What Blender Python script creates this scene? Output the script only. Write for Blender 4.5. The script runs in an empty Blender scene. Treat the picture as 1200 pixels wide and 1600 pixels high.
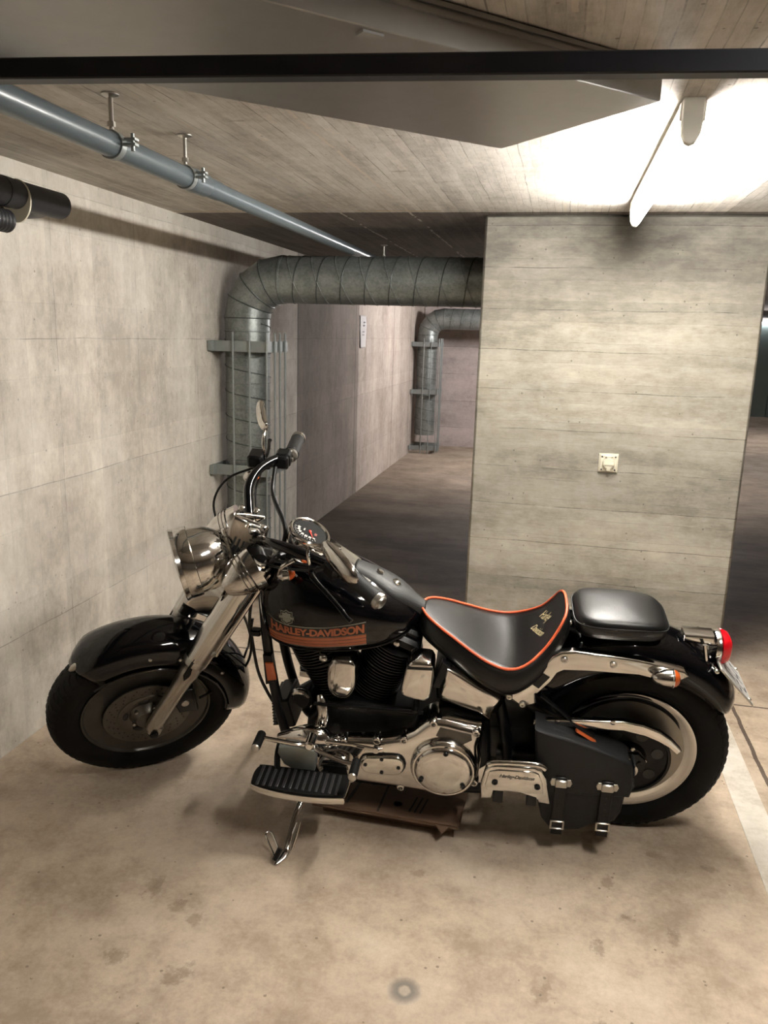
import bpy, bmesh, math, random
from math import pi, sin, cos, radians
from mathutils import Vector, Matrix, noise
from mathutils.bvhtree import BVHTree
random.seed(7)
S = bpy.context.scene
COL = S.collection

# ------------------------------------------------------------------ camera, world, exposure
cam_d = bpy.data.cameras.new('camera'); cam = bpy.data.objects.new('camera', cam_d); COL.objects.link(cam)
cam_d.sensor_fit = 'HORIZONTAL'; cam_d.sensor_width = 36; cam_d.lens = 36*1236.215/1200; cam_d.clip_start = .02
Rm = Matrix(((.976629,.213014,.028642),(-.074252,.20933,.975022),(-.201698,.954362,-.220254)))
cam.matrix_world = Matrix.Translation((0,0,1.57654)) @ Matrix((Rm[0], Rm[1], -Rm[2])).transposed().to_4x4()
S.camera = cam
S.view_settings.view_transform = 'Standard'; S.view_settings.look = 'None'; S.view_settings.gamma = 1
S.view_settings.use_curve_mapping = False
S.view_settings.exposure = 2.2
w = bpy.data.worlds.new('world'); S.world = w; w.use_nodes = True
w.node_tree.nodes['Background'].inputs[0].default_value = (.9, .85, .8, 1)
w.node_tree.nodes['Background'].inputs[1].default_value = .01

# ------------------------------------------------------------------ mesh helpers
def V(*a): return Vector(a)
def basis(d, up=None):
    d = d.normalized(); up = up or (V(0,0,1) if abs(d.z) < .9 else V(1,0,0))
    x = up.cross(d).normalized(); return x, d.cross(x), d
def smooth(pts, n=6, closed=False):
    P = [Vector(p) for p in pts]; N = len(P); out = []
    for i in range(N if closed else N-1):
        g = (lambda k: P[k % N]) if closed else (lambda k: P[max(0, min(N-1, k))])
        a, b, c, d = g(i-1), g(i), g(i+1), g(i+2)
        for j in range(n):
            t = j/n
            out.append(.5*((2*b)+(c-a)*t+(2*a-5*b+4*c-d)*t*t+(3*b-a-3*c+d)*t**3))
    if not closed: out.append(P[-1].copy())
    return out
class MB:
    def __init__(s): s.v = []; s.f = []
    def add(s, vs, fs):
        o = len(s.v); s.v += [Vector(p) for p in vs]; s.f += [[i+o for i in q] for q in fs]; return s
    def rings(s, R, closed=False, caps=True, loop=True):
        n = len(R[0]); m = len(R); f = []
        for i in range(m if closed else m-1):
            for j in range(n if loop else n-1):
                a, b = i*n+j, i*n+(j+1) % n; c, d = ((i+1) % m)*n+(j+1) % n, ((i+1) % m)*n+j
                f.append([a, b, c, d])
        if caps and not closed and loop: f += [list(range(n))[::-1], [(m-1)*n+j for j in range(n)]]
        return s.add([p for r in R for p in r], f)
    def tube(s, pts, r, seg=12, sm=0, closed=False, caps=True, flat=None):
        P = smooth(pts, sm, closed) if sm else [Vector(p) for p in pts]
        N = len(P); R = []
        if not hasattr(r, '__len__'): rr = [r]*N
        else:
            rr = []
            for i in range(N):
                t = i/(N-1)*(len(r)-1); k = min(int(t), len(r)-2); rr.append(r[k]*(1-(t-k))+r[k+1]*(t-k))
        prev = None
        for i in range(N):
            if closed: d = P[(i+1) % N]-P[i-1]
            else: d = P[min(i+1, N-1)]-P[max(i-1, 0)]
            d.normalize()
            if prev is None: x, y, _ = basis(d)
            else:
                x = prev - d*prev.dot(d); x.normalize(); y = d.cross(x)
            prev = x
            fx = flat or (1, 1)
            R.append([P[i]+rr[i]*(x*cos(2*pi*k/seg)*fx[0]+y*sin(2*pi*k/seg)*fx[1]) for k in range(seg)])
        return s.rings(R, closed, caps)
    def cyl(s, a, b, r, r2=None, seg=24): return s.tube([a, b], [r, r if r2 is None else r2], seg)
    def lathe(s, c, ax, prof, seg=48, caps=True):
        c = Vector(c); x, y, d = basis(Vector(ax))
        return s.rings([[c+d*a+r*(x*cos(2*pi*k/seg)+y*sin(2*pi*k/seg)) for k in range(seg)] for a, r in prof], False, caps)
    def box(s, c, sz, R=None, ch=0):
        c = Vector(c); h = Vector(sz)/2; R = R or Matrix.Identity(3)
        if ch:
            rs = []
            for z, k in ((-h.z, ch), (-h.z+ch, 0), (h.z-ch, 0), (h.z, ch)):
                X, Y = h.x-k, h.y-k; e = ch*.8
                rs.append([c+R@V(a, b, z) for a, b in ((-X+e, -Y), (X-e, -Y), (X, -Y+e), (X, Y-e), (X-e, Y), (-X+e, Y), (-X, Y-e), (-X, -Y+e))])
            return s.rings(rs)
        p = [c+R@V(a*h.x, b*h.y, d*h.z) for d in (-1, 1) for a, b in ((-1, -1), (1, -1), (1, 1), (-1, 1))]
        return s.add(p, [[3, 2, 1, 0], [4, 5, 6, 7], [0, 1, 5, 4], [1, 2, 6, 5], [2, 3, 7, 6], [3, 0, 4, 7]])
    def prism(s, out, v0, v1, rnd=0, sm=0, k=3):
        """outline of (u,w) pairs pushed from v0 to v1 along local y, with a rounded front rim at v1"""
        P = [V(a, 0, b) for a, b in out]
        if sm: P = smooth(P, sm, True)
        c = sum(P, V(0, 0, 0))/len(P); n = len(P)
        def inset(d):
            o = []
            for i in range(n):
                a, b, e = P[i-1], P[i], P[(i+1) % n]
                t = (e-a).normalized(); q = V(-t.z, 0, t.x)
                if q.dot(c-b) < 0: q = -q
                o.append(b+q*d)
            return o
        sg = 1 if v1 > v0 else -1; R = [[V(p.x, v0, p.z) for p in P]]
        if rnd:
            for i in range(k+1):
                a = pi/2*i/k; R.append([V(p.x, v1-sg*rnd*(1-sin(a)), p.z) for p in inset(rnd*(1-cos(a)))])
        else: R.append([V(p.x, v1, p.z) for p in P])
        return s.rings(R)
    def ell(s, c, r, R=None, seg=24, n=12):
        c = Vector(c); R = R or Matrix.Identity(3)
        if not hasattr(r, '__len__'): r = (r, r, r)
        return s.rings([[c+R@V(r[0]*sin(t)*cos(2*pi*k/seg), r[1]*sin(t)*sin(2*pi*k/seg), r[2]*cos(t)) for k in range(seg)]
                        for t in [pi*(i+.02)/(n+.04) for i in range(n+1)]])
    def grid(s, fn, nu, nv, thick=0):
        P = [[Vector(fn(i/nu, j/nv)) for j in range(nv+1)] for i in range(nu+1)]
        return s.rings(P, False, False, False)
    def xf(s, M): s.v = [M@p for p in s.v]; return s
def mesh_obj(name, mb, mat, parent=None, ang=35, mods=None):
    me = bpy.data.meshes.new(name); me.from_pydata([tuple(p) for p in mb.v], [], mb.f); me.update()
    b = bmesh.new(); b.from_mesh(me); bmesh.ops.recalc_face_normals(b, faces=b.faces); b.to_mesh(me); b.free()
    me.polygons.foreach_set('use_smooth', [True]*len(me.polygons)); me.set_sharp_from_angle(angle=radians(ang))
    me.materials.append(mat); o = bpy.data.objects.new(name, me); COL.objects.link(o)
    if parent is not None: o.parent = parent
    for m in mods or []:
        d = o.modifiers.new(m[0].lower(), m[0])
        for k, v in m[1].items(): setattr(d, k, v)
    return o
def tag(o, label, cat, group=None, kind=None):
    if label: o['label'] = label
    if cat: o['category'] = cat
    if group: o['group'] = group
    if kind: o['kind'] = kind
    return o
def struct(name, mb, mat, **k):
    o = mesh_obj(name, mb, mat, **k); o['kind'] = 'structure'; return o
def empty(name, M=None):
    o = bpy.data.objects.new(name, None); COL.objects.link(o); o.empty_display_size = .1
    if M is not None: o.matrix_world = M
    return o
BEV = lambda w, s=2: [('BEVEL', dict(width=w, segments=s, limit_method='ANGLE', angle_limit=radians(40)))]
SOL = lambda t: [('SOLIDIFY', dict(thickness=t, offset=0))]
def text_mb(body, size, shear=0, offset=0, spacing=1, ext=0):
    c = bpy.data.curves.new('txt', 'FONT'); c.body = body; c.size = size; c.shear = shear; c.offset = offset
    c.align_x = 'CENTER'; c.align_y = 'CENTER'; c.space_character = spacing; c.resolution_u = 3; c.extrude = ext
    o = bpy.data.objects.new('txt', c); COL.objects.link(o)
    bpy.context.view_layer.update()
    me = bpy.data.meshes.new_from_object(o.evaluated_get(bpy.context.evaluated_depsgraph_get()))
    m = MB().add([v.co.copy() for v in me.vertices], [list(p.vertices) for p in me.polygons])
    bpy.data.objects.remove(o); bpy.data.curves.remove(c); bpy.data.meshes.remove(me)
    return m

# ------------------------------------------------------------------ materials
class NT:
    def __init__(s, name):
        s.m = bpy.data.materials.new(name); s.m.use_nodes = True; s.t = s.m.node_tree; s.b = s.t.nodes['Principled BSDF']
        s.co = None
    def n(s, typ, **k):
        d = s.t.nodes.new(typ)
        for a, b in k.items():
            if a.startswith('i_'): s.set(d.inputs[a[2:].replace('_', ' ')], b)
            elif a[0] == 'x' and a[1:].isdigit(): s.set(d.inputs[int(a[1:])], b)
            else: setattr(d, a, b)
        return d
    def set(s, sock, v):
        if hasattr(v, 'is_output'): s.t.links.new(v, sock)
        elif hasattr(v, 'outputs'): s.t.links.new(v.outputs[0], sock)
        else: sock.default_value = v
    def obj(s, sc=(1, 1, 1)):
        if not s.co: s.co = s.n('ShaderNodeTexCoord').outputs['Object']
        m = s.n('ShaderNodeMapping'); s.set(m.inputs[0], s.co); m.inputs[3].default_value = sc; return m.outputs[0]
    def noise(s, scale, sc=(1, 1, 1), det=6, rough=.6, dist=0):
        return s.n('ShaderNodeTexNoise', x0=s.obj(sc), i_Scale=scale, i_Detail=det, i_Roughness=rough, i_Distortion=dist).outputs[0]
    def math(s, op, a, b=0, c=0, clamp=False):
        d = s.n('ShaderNodeMath', operation=op, x0=a, x1=b, x2=c); d.use_clamp = clamp; return d.outputs[0]
    def ramp(s, f, stops):
        d = s.n('ShaderNodeValToRGB'); s.set(d.inputs[0], f); e = d.color_ramp.elements
        while len(e) < len(stops): e.new(.5)
        for q, (p, c) in zip(e, stops): q.position = p; q.color = (c if hasattr(c, '__len__') else (c, c, c))+(1,) if not hasattr(c, '__len__') or len(c) == 3 else c
        return d.outputs[0]
    def mix(s, f, a, b, mode='MIX'):
        d = s.n('ShaderNodeMix', data_type='RGBA', blend_type=mode)
        s.set(d.inputs[0], f)
        for i, v in ((6, a), (7, b)): s.set(d.inputs[i], v+(1,) if isinstance(v, tuple) and len(v) == 3 else v)
        return d.outputs[2]
    def xyz(s):
        return s.n('ShaderNodeSeparateXYZ', x0=s.obj()).outputs
    def bump(s, h, st=.3, d=.01):
        b = s.n('ShaderNodeBump', i_Strength=st, i_Distance=d, i_Height=h); s.set(s.b.inputs['Normal'], b)
    def out(s, **k):
        for a, v in k.items():
            if isinstance(v, tuple) and len(v) == 3: v = v+(1,)
            s.set(s.b.inputs[a.replace('_', ' ')], v)
        return s.m
def ramp3(c): return c+(1,)
def gray(v): return (v, v, v, 1)
def line(n, coord, period, width, off=0, wob=None):
    """thin dark joint lines every period metres along a coordinate"""
    c = n.math('ADD', coord, off)
    if wob is not None: c = n.math('ADD', c, n.math('MULTIPLY', n.math('SUBTRACT', wob, .5), .02))
    f = n.math('FRACT', n.math('DIVIDE', c, period))
    d = n.math('ABSOLUTE', n.math('SUBTRACT', f, .5))
    return n.math('GREATER_THAN', d, .5-width/period/2), n.math('FLOOR', n.math('DIVIDE', c, period))
def at_line(n, coord, pos, width):
    return n.math('LESS_THAN', n.math('ABSOLUTE', n.math('SUBTRACT', coord, pos)), width/2)
def concrete(name, lo, mid, hi, lines=(), stretch=(1, 1, 1), dark=None, mot=3.0, bump=.35, tone=.14, extra=None, rough=.85):
    n = NT(name); X = n.xyz()
    a = n.noise(mot, stretch, 8, .62); b = n.noise(14, (1, 1, 1), 8, .7); c = n.noise(1.1, (1, 1, 1), 3, .5)
    fi = n.noise(60, stretch, 6, .8)
    f = n.math('ADD', n.math('ADD', n.math('MULTIPLY', a, .42), n.math('MULTIPLY', fi, .22)), n.math('ADD', n.math('MULTIPLY', b, .24), n.math('MULTIPLY', c, .12)))
    col = n.ramp(f, [(.415, lo), (.5, mid), (.585, hi)])
    h = n.math('MULTIPLY', b, .5)
    wob = n.noise(2.5, (1, 1, 1), 2)
    brk = n.math('MULTIPLY_ADD', n.noise(6, (1, 1, 1), 5, .7), 5.0, -1.9, clamp=True)
    for ax, per, wd, off, st in lines:
        L, fl = line(n, X[ax], per, wd, off, wob)
        wn = n.n('ShaderNodeTexWhiteNoise', noise_dimensions='1D'); n.set(wn.inputs['W'], fl)
        col = n.mix(1.0, col, n.ramp(wn.outputs[0], [(0, 1-tone), (1, 1+tone*.3)]), 'MULTIPLY')
        col = n.mix(n.math('MULTIPLY', n.math('MULTIPLY', L, brk), st), col, tuple(v*.45 for v in lo))
        h = n.math('SUBTRACT', h, n.math('MULTIPLY', L, .8))
    # pits
    vo = n.n('ShaderNodeTexVoronoi', x0=n.obj(), i_Scale=26.0, i_Randomness=1.0); vp = n.n('ShaderNodeTexVoronoi', x0=n.obj(), i_Scale=23.0)
    pit = n.math('MULTIPLY', n.math('LESS_THAN', vo.outputs[0], .11), n.math('GREATER_THAN', n.noise(9), .54))
    col = n.mix(n.math('MULTIPLY', pit, .65), col, tuple(v*.4 for v in lo))
    h = n.math('SUBTRACT', h, pit)
    if extra: col = extra(n, col, X)
    n.out(Base_Color=col, Roughness=rough); n.b.inputs['Specular IOR Level'].default_value = .25
    n.bump(h, bump, .006)
    return n.m
def simple(name, col, rough=.5, metal=0, coat=0, var=0, bump=0, bs=60, spec=.5, **k):
    n = NT(name); c = col
    if var:
        f = n.noise(18, (1, 1, 1), 6); c = n.mix(f, tuple(v*(1-var) for v in col), tuple(min(1, v*(1+var)) for v in col))
        rr = n.math('ADD', rough, n.math('MULTIPLY', n.math('SUBTRACT', n.noise(30), .5), var*.3)); n.out(Roughness=rr)
    else: n.out(Roughness=rough)
    n.out(Base_Color=c, Metallic=metal); n.b.inputs['Coat Weight'].default_value = coat; n.b.inputs['Coat Roughness'].default_value = .03
    n.b.inputs['Specular IOR Level'].default_value = spec
    if bump: n.bump(n.noise(bs, (1, 1, 1), 4), bump, .002)
    for a, v in k.items(): n.set(n.b.inputs[a.replace('_', ' ')], v)
    return n.m
def emis(name, col, st, base=(.9, .9, .9)):
    n = NT(name); n.out(Base_Color=base, Roughness=.4, Emission_Color=col, Emission_Strength=st); return n.m

def dusty_chrome():
    n = NT('chrome'); d = n.math('GREATER_THAN', n.noise(45, (1, 1, 1), 8, .75), .6)
    f = n.noise(6, (1, 1, 1), 6)
    n.out(Base_Color=n.mix(f, (.55, .53, .50), (.78, .76, .73)), Metallic=1.0,
          Roughness=n.math('ADD', .05, n.math('MULTIPLY', f, .10)))
    return n.m
CHROME = dusty_chrome()
CHROME2 = simple('brushed_aluminium', (.50, .48, .44), .30, 1, var=.15)
STEEL = simple('galvanised_steel_bar', (.26, .28, .27), .45, .5, var=.2, bump=.1)
PAINT = simple('black_gloss_paint', (.0010, .0011, .0018), .07, 0, .3, spec=.32)
SATIN = simple('satin_black_metal', (.003, .003, .0035), .34, .0, .0, var=.3, spec=.35)
FIN = simple('black_cooling_fins', (.006, .006, .006), .38, .3, spec=.6)
RUBBER = simple('black_rubber', (.0035, .0034, .003), .65, bump=.2, bs=150, spec=.2)
GRIP = simple('grey_black_grip_rubber', (.009, .009, .009), .6, bump=.2, bs=200, spec=.35)
CABLE = simple('black_cable', (.003, .003, .003), .35, spec=.4)
LEATHER = simple('black_leather', (.005, .005, .005), .36, 0, 0, bump=.2, bs=260, spec=.5)
BAGL = simple('matte_black_leather', (.0085, .009, .010), .55, bump=.35, bs=180, var=.25, spec=.35)
CONSL = simple('grey_black_leather', (.020, .0205, .020), .5, bump=.3, bs=240)
ORANGE = simple('orange_piping', (.75, .13, .05), .45)
DECO = simple('copper_orange_decal', (.42, .115, .045), .35, .15, .4, var=.15)
DECD = simple('dark_copper_decal', (.17, .06, .03), .35, .2, .4, var=.2)
BADGE = simple('faded_grey_decal', (.28, .29, .24), .4, coat=.3)
BLKD = simple('black_decal', (.006, .005, .005), .4)
GOLD = simple('gold_thread', (.60, .50, .28), .5)
AMBER = simple('amber_lens', (.50, .085, .012), .18, coat=.6)
REFL = simple('orange_reflector', (.45, .10, .03), .25, coat=.6)
REDL = simple('red_lens', (.62, .004, .010), .12, coat=.8)
WHITEP = simple('white_plate_enamel', (.62, .60, .57), .3, var=.05)
CREAM = simple('cream_plastic', (.62, .58, .46), .4, var=.05)
LAMPW = simple('white_lamp_housing', (.55, .53, .47), .45, var=.05)
GLASS = simple('headlamp_glass', (.75, .76, .74), .08, .35, coat=1)
DIALB = simple('dial_black', (.006, .006, .006), .6, spec=.2)
WHITE = simple('dial_white', (.75, .72, .66), .5)
RED = simple('needle_red', (.7, .04, .02), .5)
PVC = simple('blue_grey_pvc', (.075, .095, .105), .33, 0, .1, var=.12)
BLACKPIPE = simple('black_insulated_pipe', (.022, .022, .024), .5, var=.3, bump=.2, bs=40)
NAVY = simple('navy_painted_steel', (.0012, .0022, .006), .45, .0, var=.2)
SHEET = simple('matt_sheet_metal', (.30, .29, .27), .34, .5, var=.12)
RIMD = simple('worn_wheel_metal', (.34, .32, .28), .34, .9, var=.2)
ROTOR = simple('brake_rotor_steel', (.16, .15, .13), .36, .9, var=.25)
def galv():
    n = NT('spiral_duct_zinc')
    v = n.n('ShaderNodeTexVoronoi', x0=n.obj(), i_Scale=110.0)
    f = n.math('ADD', n.math('MULTIPLY', n.n('ShaderNodeSeparateColor', x0=v.outputs[1]).outputs[0], .22), n.math('MULTIPLY', n.noise(9), .78))
    n.out(Base_Color=n.ramp(f, [(.25, (.15, .165, .158)), (.75, (.31, .33, .315))]), Metallic=.62, Roughness=n.math('ADD', .26, n.math('MULTIPLY', f, .22)))
    return n.m
GALV = galv()

# ------------------------------------------------------------------ the garage shell
WX, CH, PY = -1.91, 2.13, 3.914
def spots(n, col, X, L, tint):
    nz = n.noise(26, (1, 1, 1), 6, .8); tot = None
    for x, y, r, s in L:
        dx = n.math('SUBTRACT', X[0], x); dy = n.math('MULTIPLY', n.math('SUBTRACT', X[1], y), s)
        d = n.math('SQRT', n.math('ADD', n.math('MULTIPLY', dx, dx), n.math('MULTIPLY', dy, dy)))
        d = n.math('ADD', d, n.math('MULTIPLY', n.math('SUBTRACT', nz, .5), r*4.0))
        k = n.math('MULTIPLY_ADD', d, -2.2/r, 1.9, clamp=True)
        tot = k if tot is None else n.math('MAXIMUM', tot, k)
    return n.mix(n.math('MULTIPLY', tot, .5), col, n.mix(1.0, col, tint, 'MULTIPLY'))
def floor_extra(n, col, X):
    big = n.noise(.8, (1, 1, 1), 4, .6)
    col = n.mix(1.0, col, n.ramp(big, [(.3, (.86, .80, .72)), (.7, (1.08, 1.04, .98))]), 'MULTIPLY')
    col = spots(n, col, X, [(-1.03, 1.813, .035, .6), (-.93, 1.76, .03, .8), (-.86, 1.72, .03, 1), (-.83, 1.52, .035, 1), (-.80, 1.55, .03, .7), (.219, 1.888, .03, .8),
                            (.425, 1.976, .028, .7), (-1.0, 1.55, .035, 1), (.57, 2.304, .04, 1.6), (.40, 2.33, .04, 1.5), (.26, 2.16, .03, .8), (.30, 2.02, .028, 1.5),
                            (.08, 1.70, .035, 1.0), (.22, 1.62, .035, 1), (-.30, 2.06, .028, 1.4), (-.28, 2.28, .03, 1.5), (-1.3, 3.0, .03, 1), (-.1, 2.25, .02, 1.3)], (.42, .38, .34))
    # ring shaped stain round a filled drill hole
    dx = n.math('SUBTRACT', X[0], -.256); dy = n.math('SUBTRACT', X[1], 1.623)
    d = n.math('ADD', n.math('SQRT', n.math('ADD', n.math('MULTIPLY', dx, dx), n.math('MULTIPLY', dy, dy))), n.math('MULTIPLY', n.math('SUBTRACT', n.noise(40), .5), .012))
    col = n.mix(n.ramp(d, [(0, .25), (.012, .2), (.018, .85), (.03, .65), (.045, 0)]), col, (.12, .115, .11))
    # corridor floor beyond the joint: grime, with the pillar's shade painted in
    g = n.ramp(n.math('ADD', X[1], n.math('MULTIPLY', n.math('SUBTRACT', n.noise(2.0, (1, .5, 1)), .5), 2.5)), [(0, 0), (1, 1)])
    grime_shade = n.math('MULTIPLY', n.math('MULTIPLY_ADD', X[1], .9, -3.4, clamp=True), n.math('MULTIPLY_ADD', X[1], -.13, 1.85, clamp=True))
    grime_shade = n.math('MULTIPLY', grime_shade, n.ramp(n.noise(1.4, (.5, 2, 1), 6, .7), [(.3, .85), (.7, 1)]))
    col = n.mix(grime_shade, col, n.mix(1.0, col, (.07, .062, .060), 'MULTIPLY'))
    for c, p, wd in ((X[1], 3.535, .012), (X[0], .868, .016), (X[1], 7.4, .012)):
        q = n.math('ADD', c, n.math('MULTIPLY', n.math('SUBTRACT', n.noise(9), .5), .015))
        L = at_line(n, q, p, wd)
        if c is X[0]: L = n.math('MULTIPLY', L, n.math('LESS_THAN', X[1], 3.54))
        col = n.mix(n.math('MULTIPLY', L, .85), col, (.05, .035, .028))
    return col
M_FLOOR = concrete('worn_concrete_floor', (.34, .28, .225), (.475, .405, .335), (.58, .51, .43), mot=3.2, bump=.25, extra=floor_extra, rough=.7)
def left_extra(n, col, X):
    v = n.noise(11, (1, 1, .10), 6, .75)
    col = n.mix(1.0, col, n.ramp(v, [(.3, (.86, .85, .84)), (.7, (1.05, 1.05, 1.05))]), 'MULTIPLY')
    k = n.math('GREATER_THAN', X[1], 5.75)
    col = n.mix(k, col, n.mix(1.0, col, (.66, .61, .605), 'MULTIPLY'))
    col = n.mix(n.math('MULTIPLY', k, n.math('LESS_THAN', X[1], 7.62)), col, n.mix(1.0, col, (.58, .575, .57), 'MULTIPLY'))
    for c, p, wd in ((X[1], 5.75, .02), (X[1], 7.5, .02), (X[1], 9.3, .015), (X[1], 10.4, .02)):
        col = n.mix(n.math('MULTIPLY', at_line(n, c, p, wd), .7), col, (.07, .06, .055))
    # lime runs below the ceiling edge
    r = n.math('GREATER_THAN', n.math('ADD', X[2], n.math('MULTIPLY', n.noise(9, (1, 1, .3), 5, .8), .22)), 2.17)
    col = n.mix(n.math('MULTIPLY', r, .35), col, (.50, .47, .40))
    return col
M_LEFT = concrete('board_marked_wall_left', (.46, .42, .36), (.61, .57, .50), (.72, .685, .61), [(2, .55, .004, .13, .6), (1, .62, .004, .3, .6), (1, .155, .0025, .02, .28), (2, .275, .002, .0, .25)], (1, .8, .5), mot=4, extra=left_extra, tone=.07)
def pil_extra(n, col, X):
    h = n.noise(5, (.5, 1, 1.6), 9, .75)
    col = n.mix(1.0, col, n.ramp(h, [(.34, (.74, .73, .70)), (.5, (1, 1, 1)), (.7, (1.1, 1.08, 1.05))]), 'MULTIPLY')
    # stains under the ceiling plus shade at the lamp end, painted into the colour
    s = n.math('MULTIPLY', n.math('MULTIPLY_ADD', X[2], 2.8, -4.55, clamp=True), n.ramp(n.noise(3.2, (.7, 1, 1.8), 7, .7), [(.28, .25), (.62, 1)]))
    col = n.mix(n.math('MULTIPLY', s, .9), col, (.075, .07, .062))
    for x, z in ((-.274, 1.845), (.789, 1.874)):     # filled formwork tie holes
        dx = n.math('SUBTRACT', X[0], x); dz = n.math('SUBTRACT', X[2], z)
        d = n.math('SQRT', n.math('ADD', n.math('MULTIPLY', dx, dx), n.math('MULTIPLY', dz, dz)))
        col = n.mix(n.ramp(d, [(0, .3), (.034, .25), (.037, .6), (.040, 0)]), col, (.15, .14, .115))
    return col
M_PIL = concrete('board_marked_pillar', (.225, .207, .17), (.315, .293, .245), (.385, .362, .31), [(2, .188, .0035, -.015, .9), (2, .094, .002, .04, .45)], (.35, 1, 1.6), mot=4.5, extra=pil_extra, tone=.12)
def ceil_extra(n, col, X):
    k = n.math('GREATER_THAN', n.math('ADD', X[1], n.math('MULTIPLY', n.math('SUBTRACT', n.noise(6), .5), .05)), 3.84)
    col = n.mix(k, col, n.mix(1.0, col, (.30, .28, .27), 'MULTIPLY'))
    L = n.math('MULTIPLY', at_line(n, n.math('ADD', X[1], n.math('MULTIPLY', n.math('SUBTRACT', n.noise(20), .5), .03)), 3.80, .03), n.math('MULTIPLY', n.math('GREATER_THAN', n.noise(6), .48), n.math('LESS_THAN', X[0], -.4)))
    col = n.mix(n.math('MULTIPLY', L, .7), col, (.48, .38, .22))
    for p in (-1.07, -.73, -.02):                   # grout ridges between shuttering boards
        q = n.math('ADD', X[0], n.math('MULTIPLY', n.math('SUBTRACT', n.noise(5), .5), .03))
        col = n.mix(n.math('MULTIPLY', n.math('MULTIPLY', at_line(n, q, p, .012), n.math('GREATER_THAN', n.noise(12), .46)), .8), col, (.58, .52, .44))
    return spots(n, col, X, [(-.9, 2.2, .04, 3), (-.6, 2.9, .05, 3), (-1.3, 2.6, .03, 3), (-.5, 2.4, .03, 2), (-.45, 3.1, .04, 3), (-1.2, 2.0, .03, 3), (.1, 2.9, .02, 3)], (.45, .4, .35))
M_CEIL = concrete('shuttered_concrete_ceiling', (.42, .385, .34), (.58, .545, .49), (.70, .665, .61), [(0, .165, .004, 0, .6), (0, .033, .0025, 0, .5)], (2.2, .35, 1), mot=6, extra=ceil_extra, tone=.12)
M_FAR = concrete('pinkish_far_wall', (.33, .28, .26), (.44, .38, .355), (.52, .455, .43), [(2, .38, .006, .1, .8)], (.4, 1, 1.3))
M_DARK = concrete('dim_garage_wall', (.22, .20, .18), (.30, .28, .25), (.38, .35, .31))

struct('floor', MB().box((2.3, 8, -.1), (8.6, 24, .2)), M_FLOOR)
struct('ceiling', MB().box((2.3, 8, CH+.1), (8.6, 24, .2)), M_CEIL)
struct('wall_left', MB().box((WX-.1, 8, CH/2), (.2, 24, CH)), M_LEFT)
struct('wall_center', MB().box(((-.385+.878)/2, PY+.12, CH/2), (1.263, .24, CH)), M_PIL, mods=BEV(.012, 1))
struct('wall_back', MB().box((-.3, 11.5, CH/2), (3.2, .2, CH)), M_FAR)
struct('wall_right', MB().box((6.6, 8, CH/2), (.2, 24, CH)), M_DARK)
struct('wall_rear', MB().box((2.3, -3.9, CH/2), (8.6, .2, CH)), M_DARK)
struct('wall_far', MB().box((3.9, 19.2, CH/2), (5.4, .2, CH)), M_DARK)
struct('trim_1', MB().box((.765, .25, .0015), (.10, 6.56, .003)), concrete('worn_white_line_paint', (.46, .42, .35), (.60, .56, .49), (.68, .64, .58), mot=6))
o = struct('door_1', MB().box((4.25, 19.06, 1.0), (.62, .06, 2.0)).box((3.9, 19.05, 1.0), (.06, .09, 2.04)).box((4.6, 19.05, 1.0), (.06, .09, 2.04)), simple('grey_green_door_paint', (.20, .25, .235), .5))
mesh_obj('door_handle', MB().tube([(4.02, 19.0, 1.0), (4.02, 18.97, 1.0), (4.13, 18.97, 1.0)], .01), CHROME2, o)

# ------------------------------------------------------------------ fluorescent batten lamps
TUBE = emis('lit_fluorescent_tube', (1.0, .965, .91), 54.0)
TUBE2 = emis('lit_far_fluorescent_tube', (1.0, .955, .95), 120.0)
def batten(x, y, L, label, tube, rot=0, hood=False):
    t = empty('tube_lamp', Matrix.Translation((x, y, CH)) @ Matrix.Rotation(rot, 4, 'Z'))
    tag(t, label, 'lamp')
    mesh_obj('lamp_housing', MB().box((0, L/2, -.022), (.05, L, .044), ch=.006), LAMPW, t)
    mesh_obj('fluorescent_tube', MB().cyl((0, .03, -.077), (0, L-.012, -.077), .019, seg=16), tube, t)
    if hood:  # wings shaped to keep the added lamp's light off the ceiling
        for s in (-1, 1): mesh_obj('reflector_wing', MB().rings([[V(p*s, yy, q) for p, q in ((.025, -.040), (.095, -.088), (.097, -.085), (.025, -.036))] for yy in (0, L)]), LAMPW, t)
    for a, b in ((0, 1), (L, -1)):
        m = MB(); pr = [(-.024, 0), (-.024, -.05), (-.021, -.078), (-.012, -.097), (0, -.102), (.012, -.097), (.021, -.078), (.024, -.05), (.024, 0)]
        m.rings([[V(p, a-b*.004, q) for p, q in pr], [V(p, a+b*.028, q) for p, q in pr]])
        h = mesh_obj('lamp_holder', m, LAMPW, t, mods=BEV(.003))
        if b == 1: [mesh_obj('clip', MB().box((x_, a+.02, -.03), (.005, .03, .04)), LAMPW, h) for x_ in (-.026, .026)]
    return t
batten(.262, 2.10, 1.46, 'lit fluorescent batten lamp on the concrete ceiling in front of the pillar', TUBE)
batten(.262, 8.3, 1.53, 'lit fluorescent batten lamp on the corridor ceiling behind the pillar', TUBE2)
batten(3.6, 13.0, 1.53, 'lit fluorescent batten lamp over the far driving lane on the right', emis('dim_far_tube', (1.0, .96, .96), 40))
batten((0.6, 0.98)[0], (0.6, 0.98)[1], .62, 'unseen short hooded batten lamp added on the ceiling to light the foreground', emis('added_foreground_tube', (1.0, .965, .91), 58.0), hood=True)  # added lamp out of view, lights the foreground floor and pillar
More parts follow.
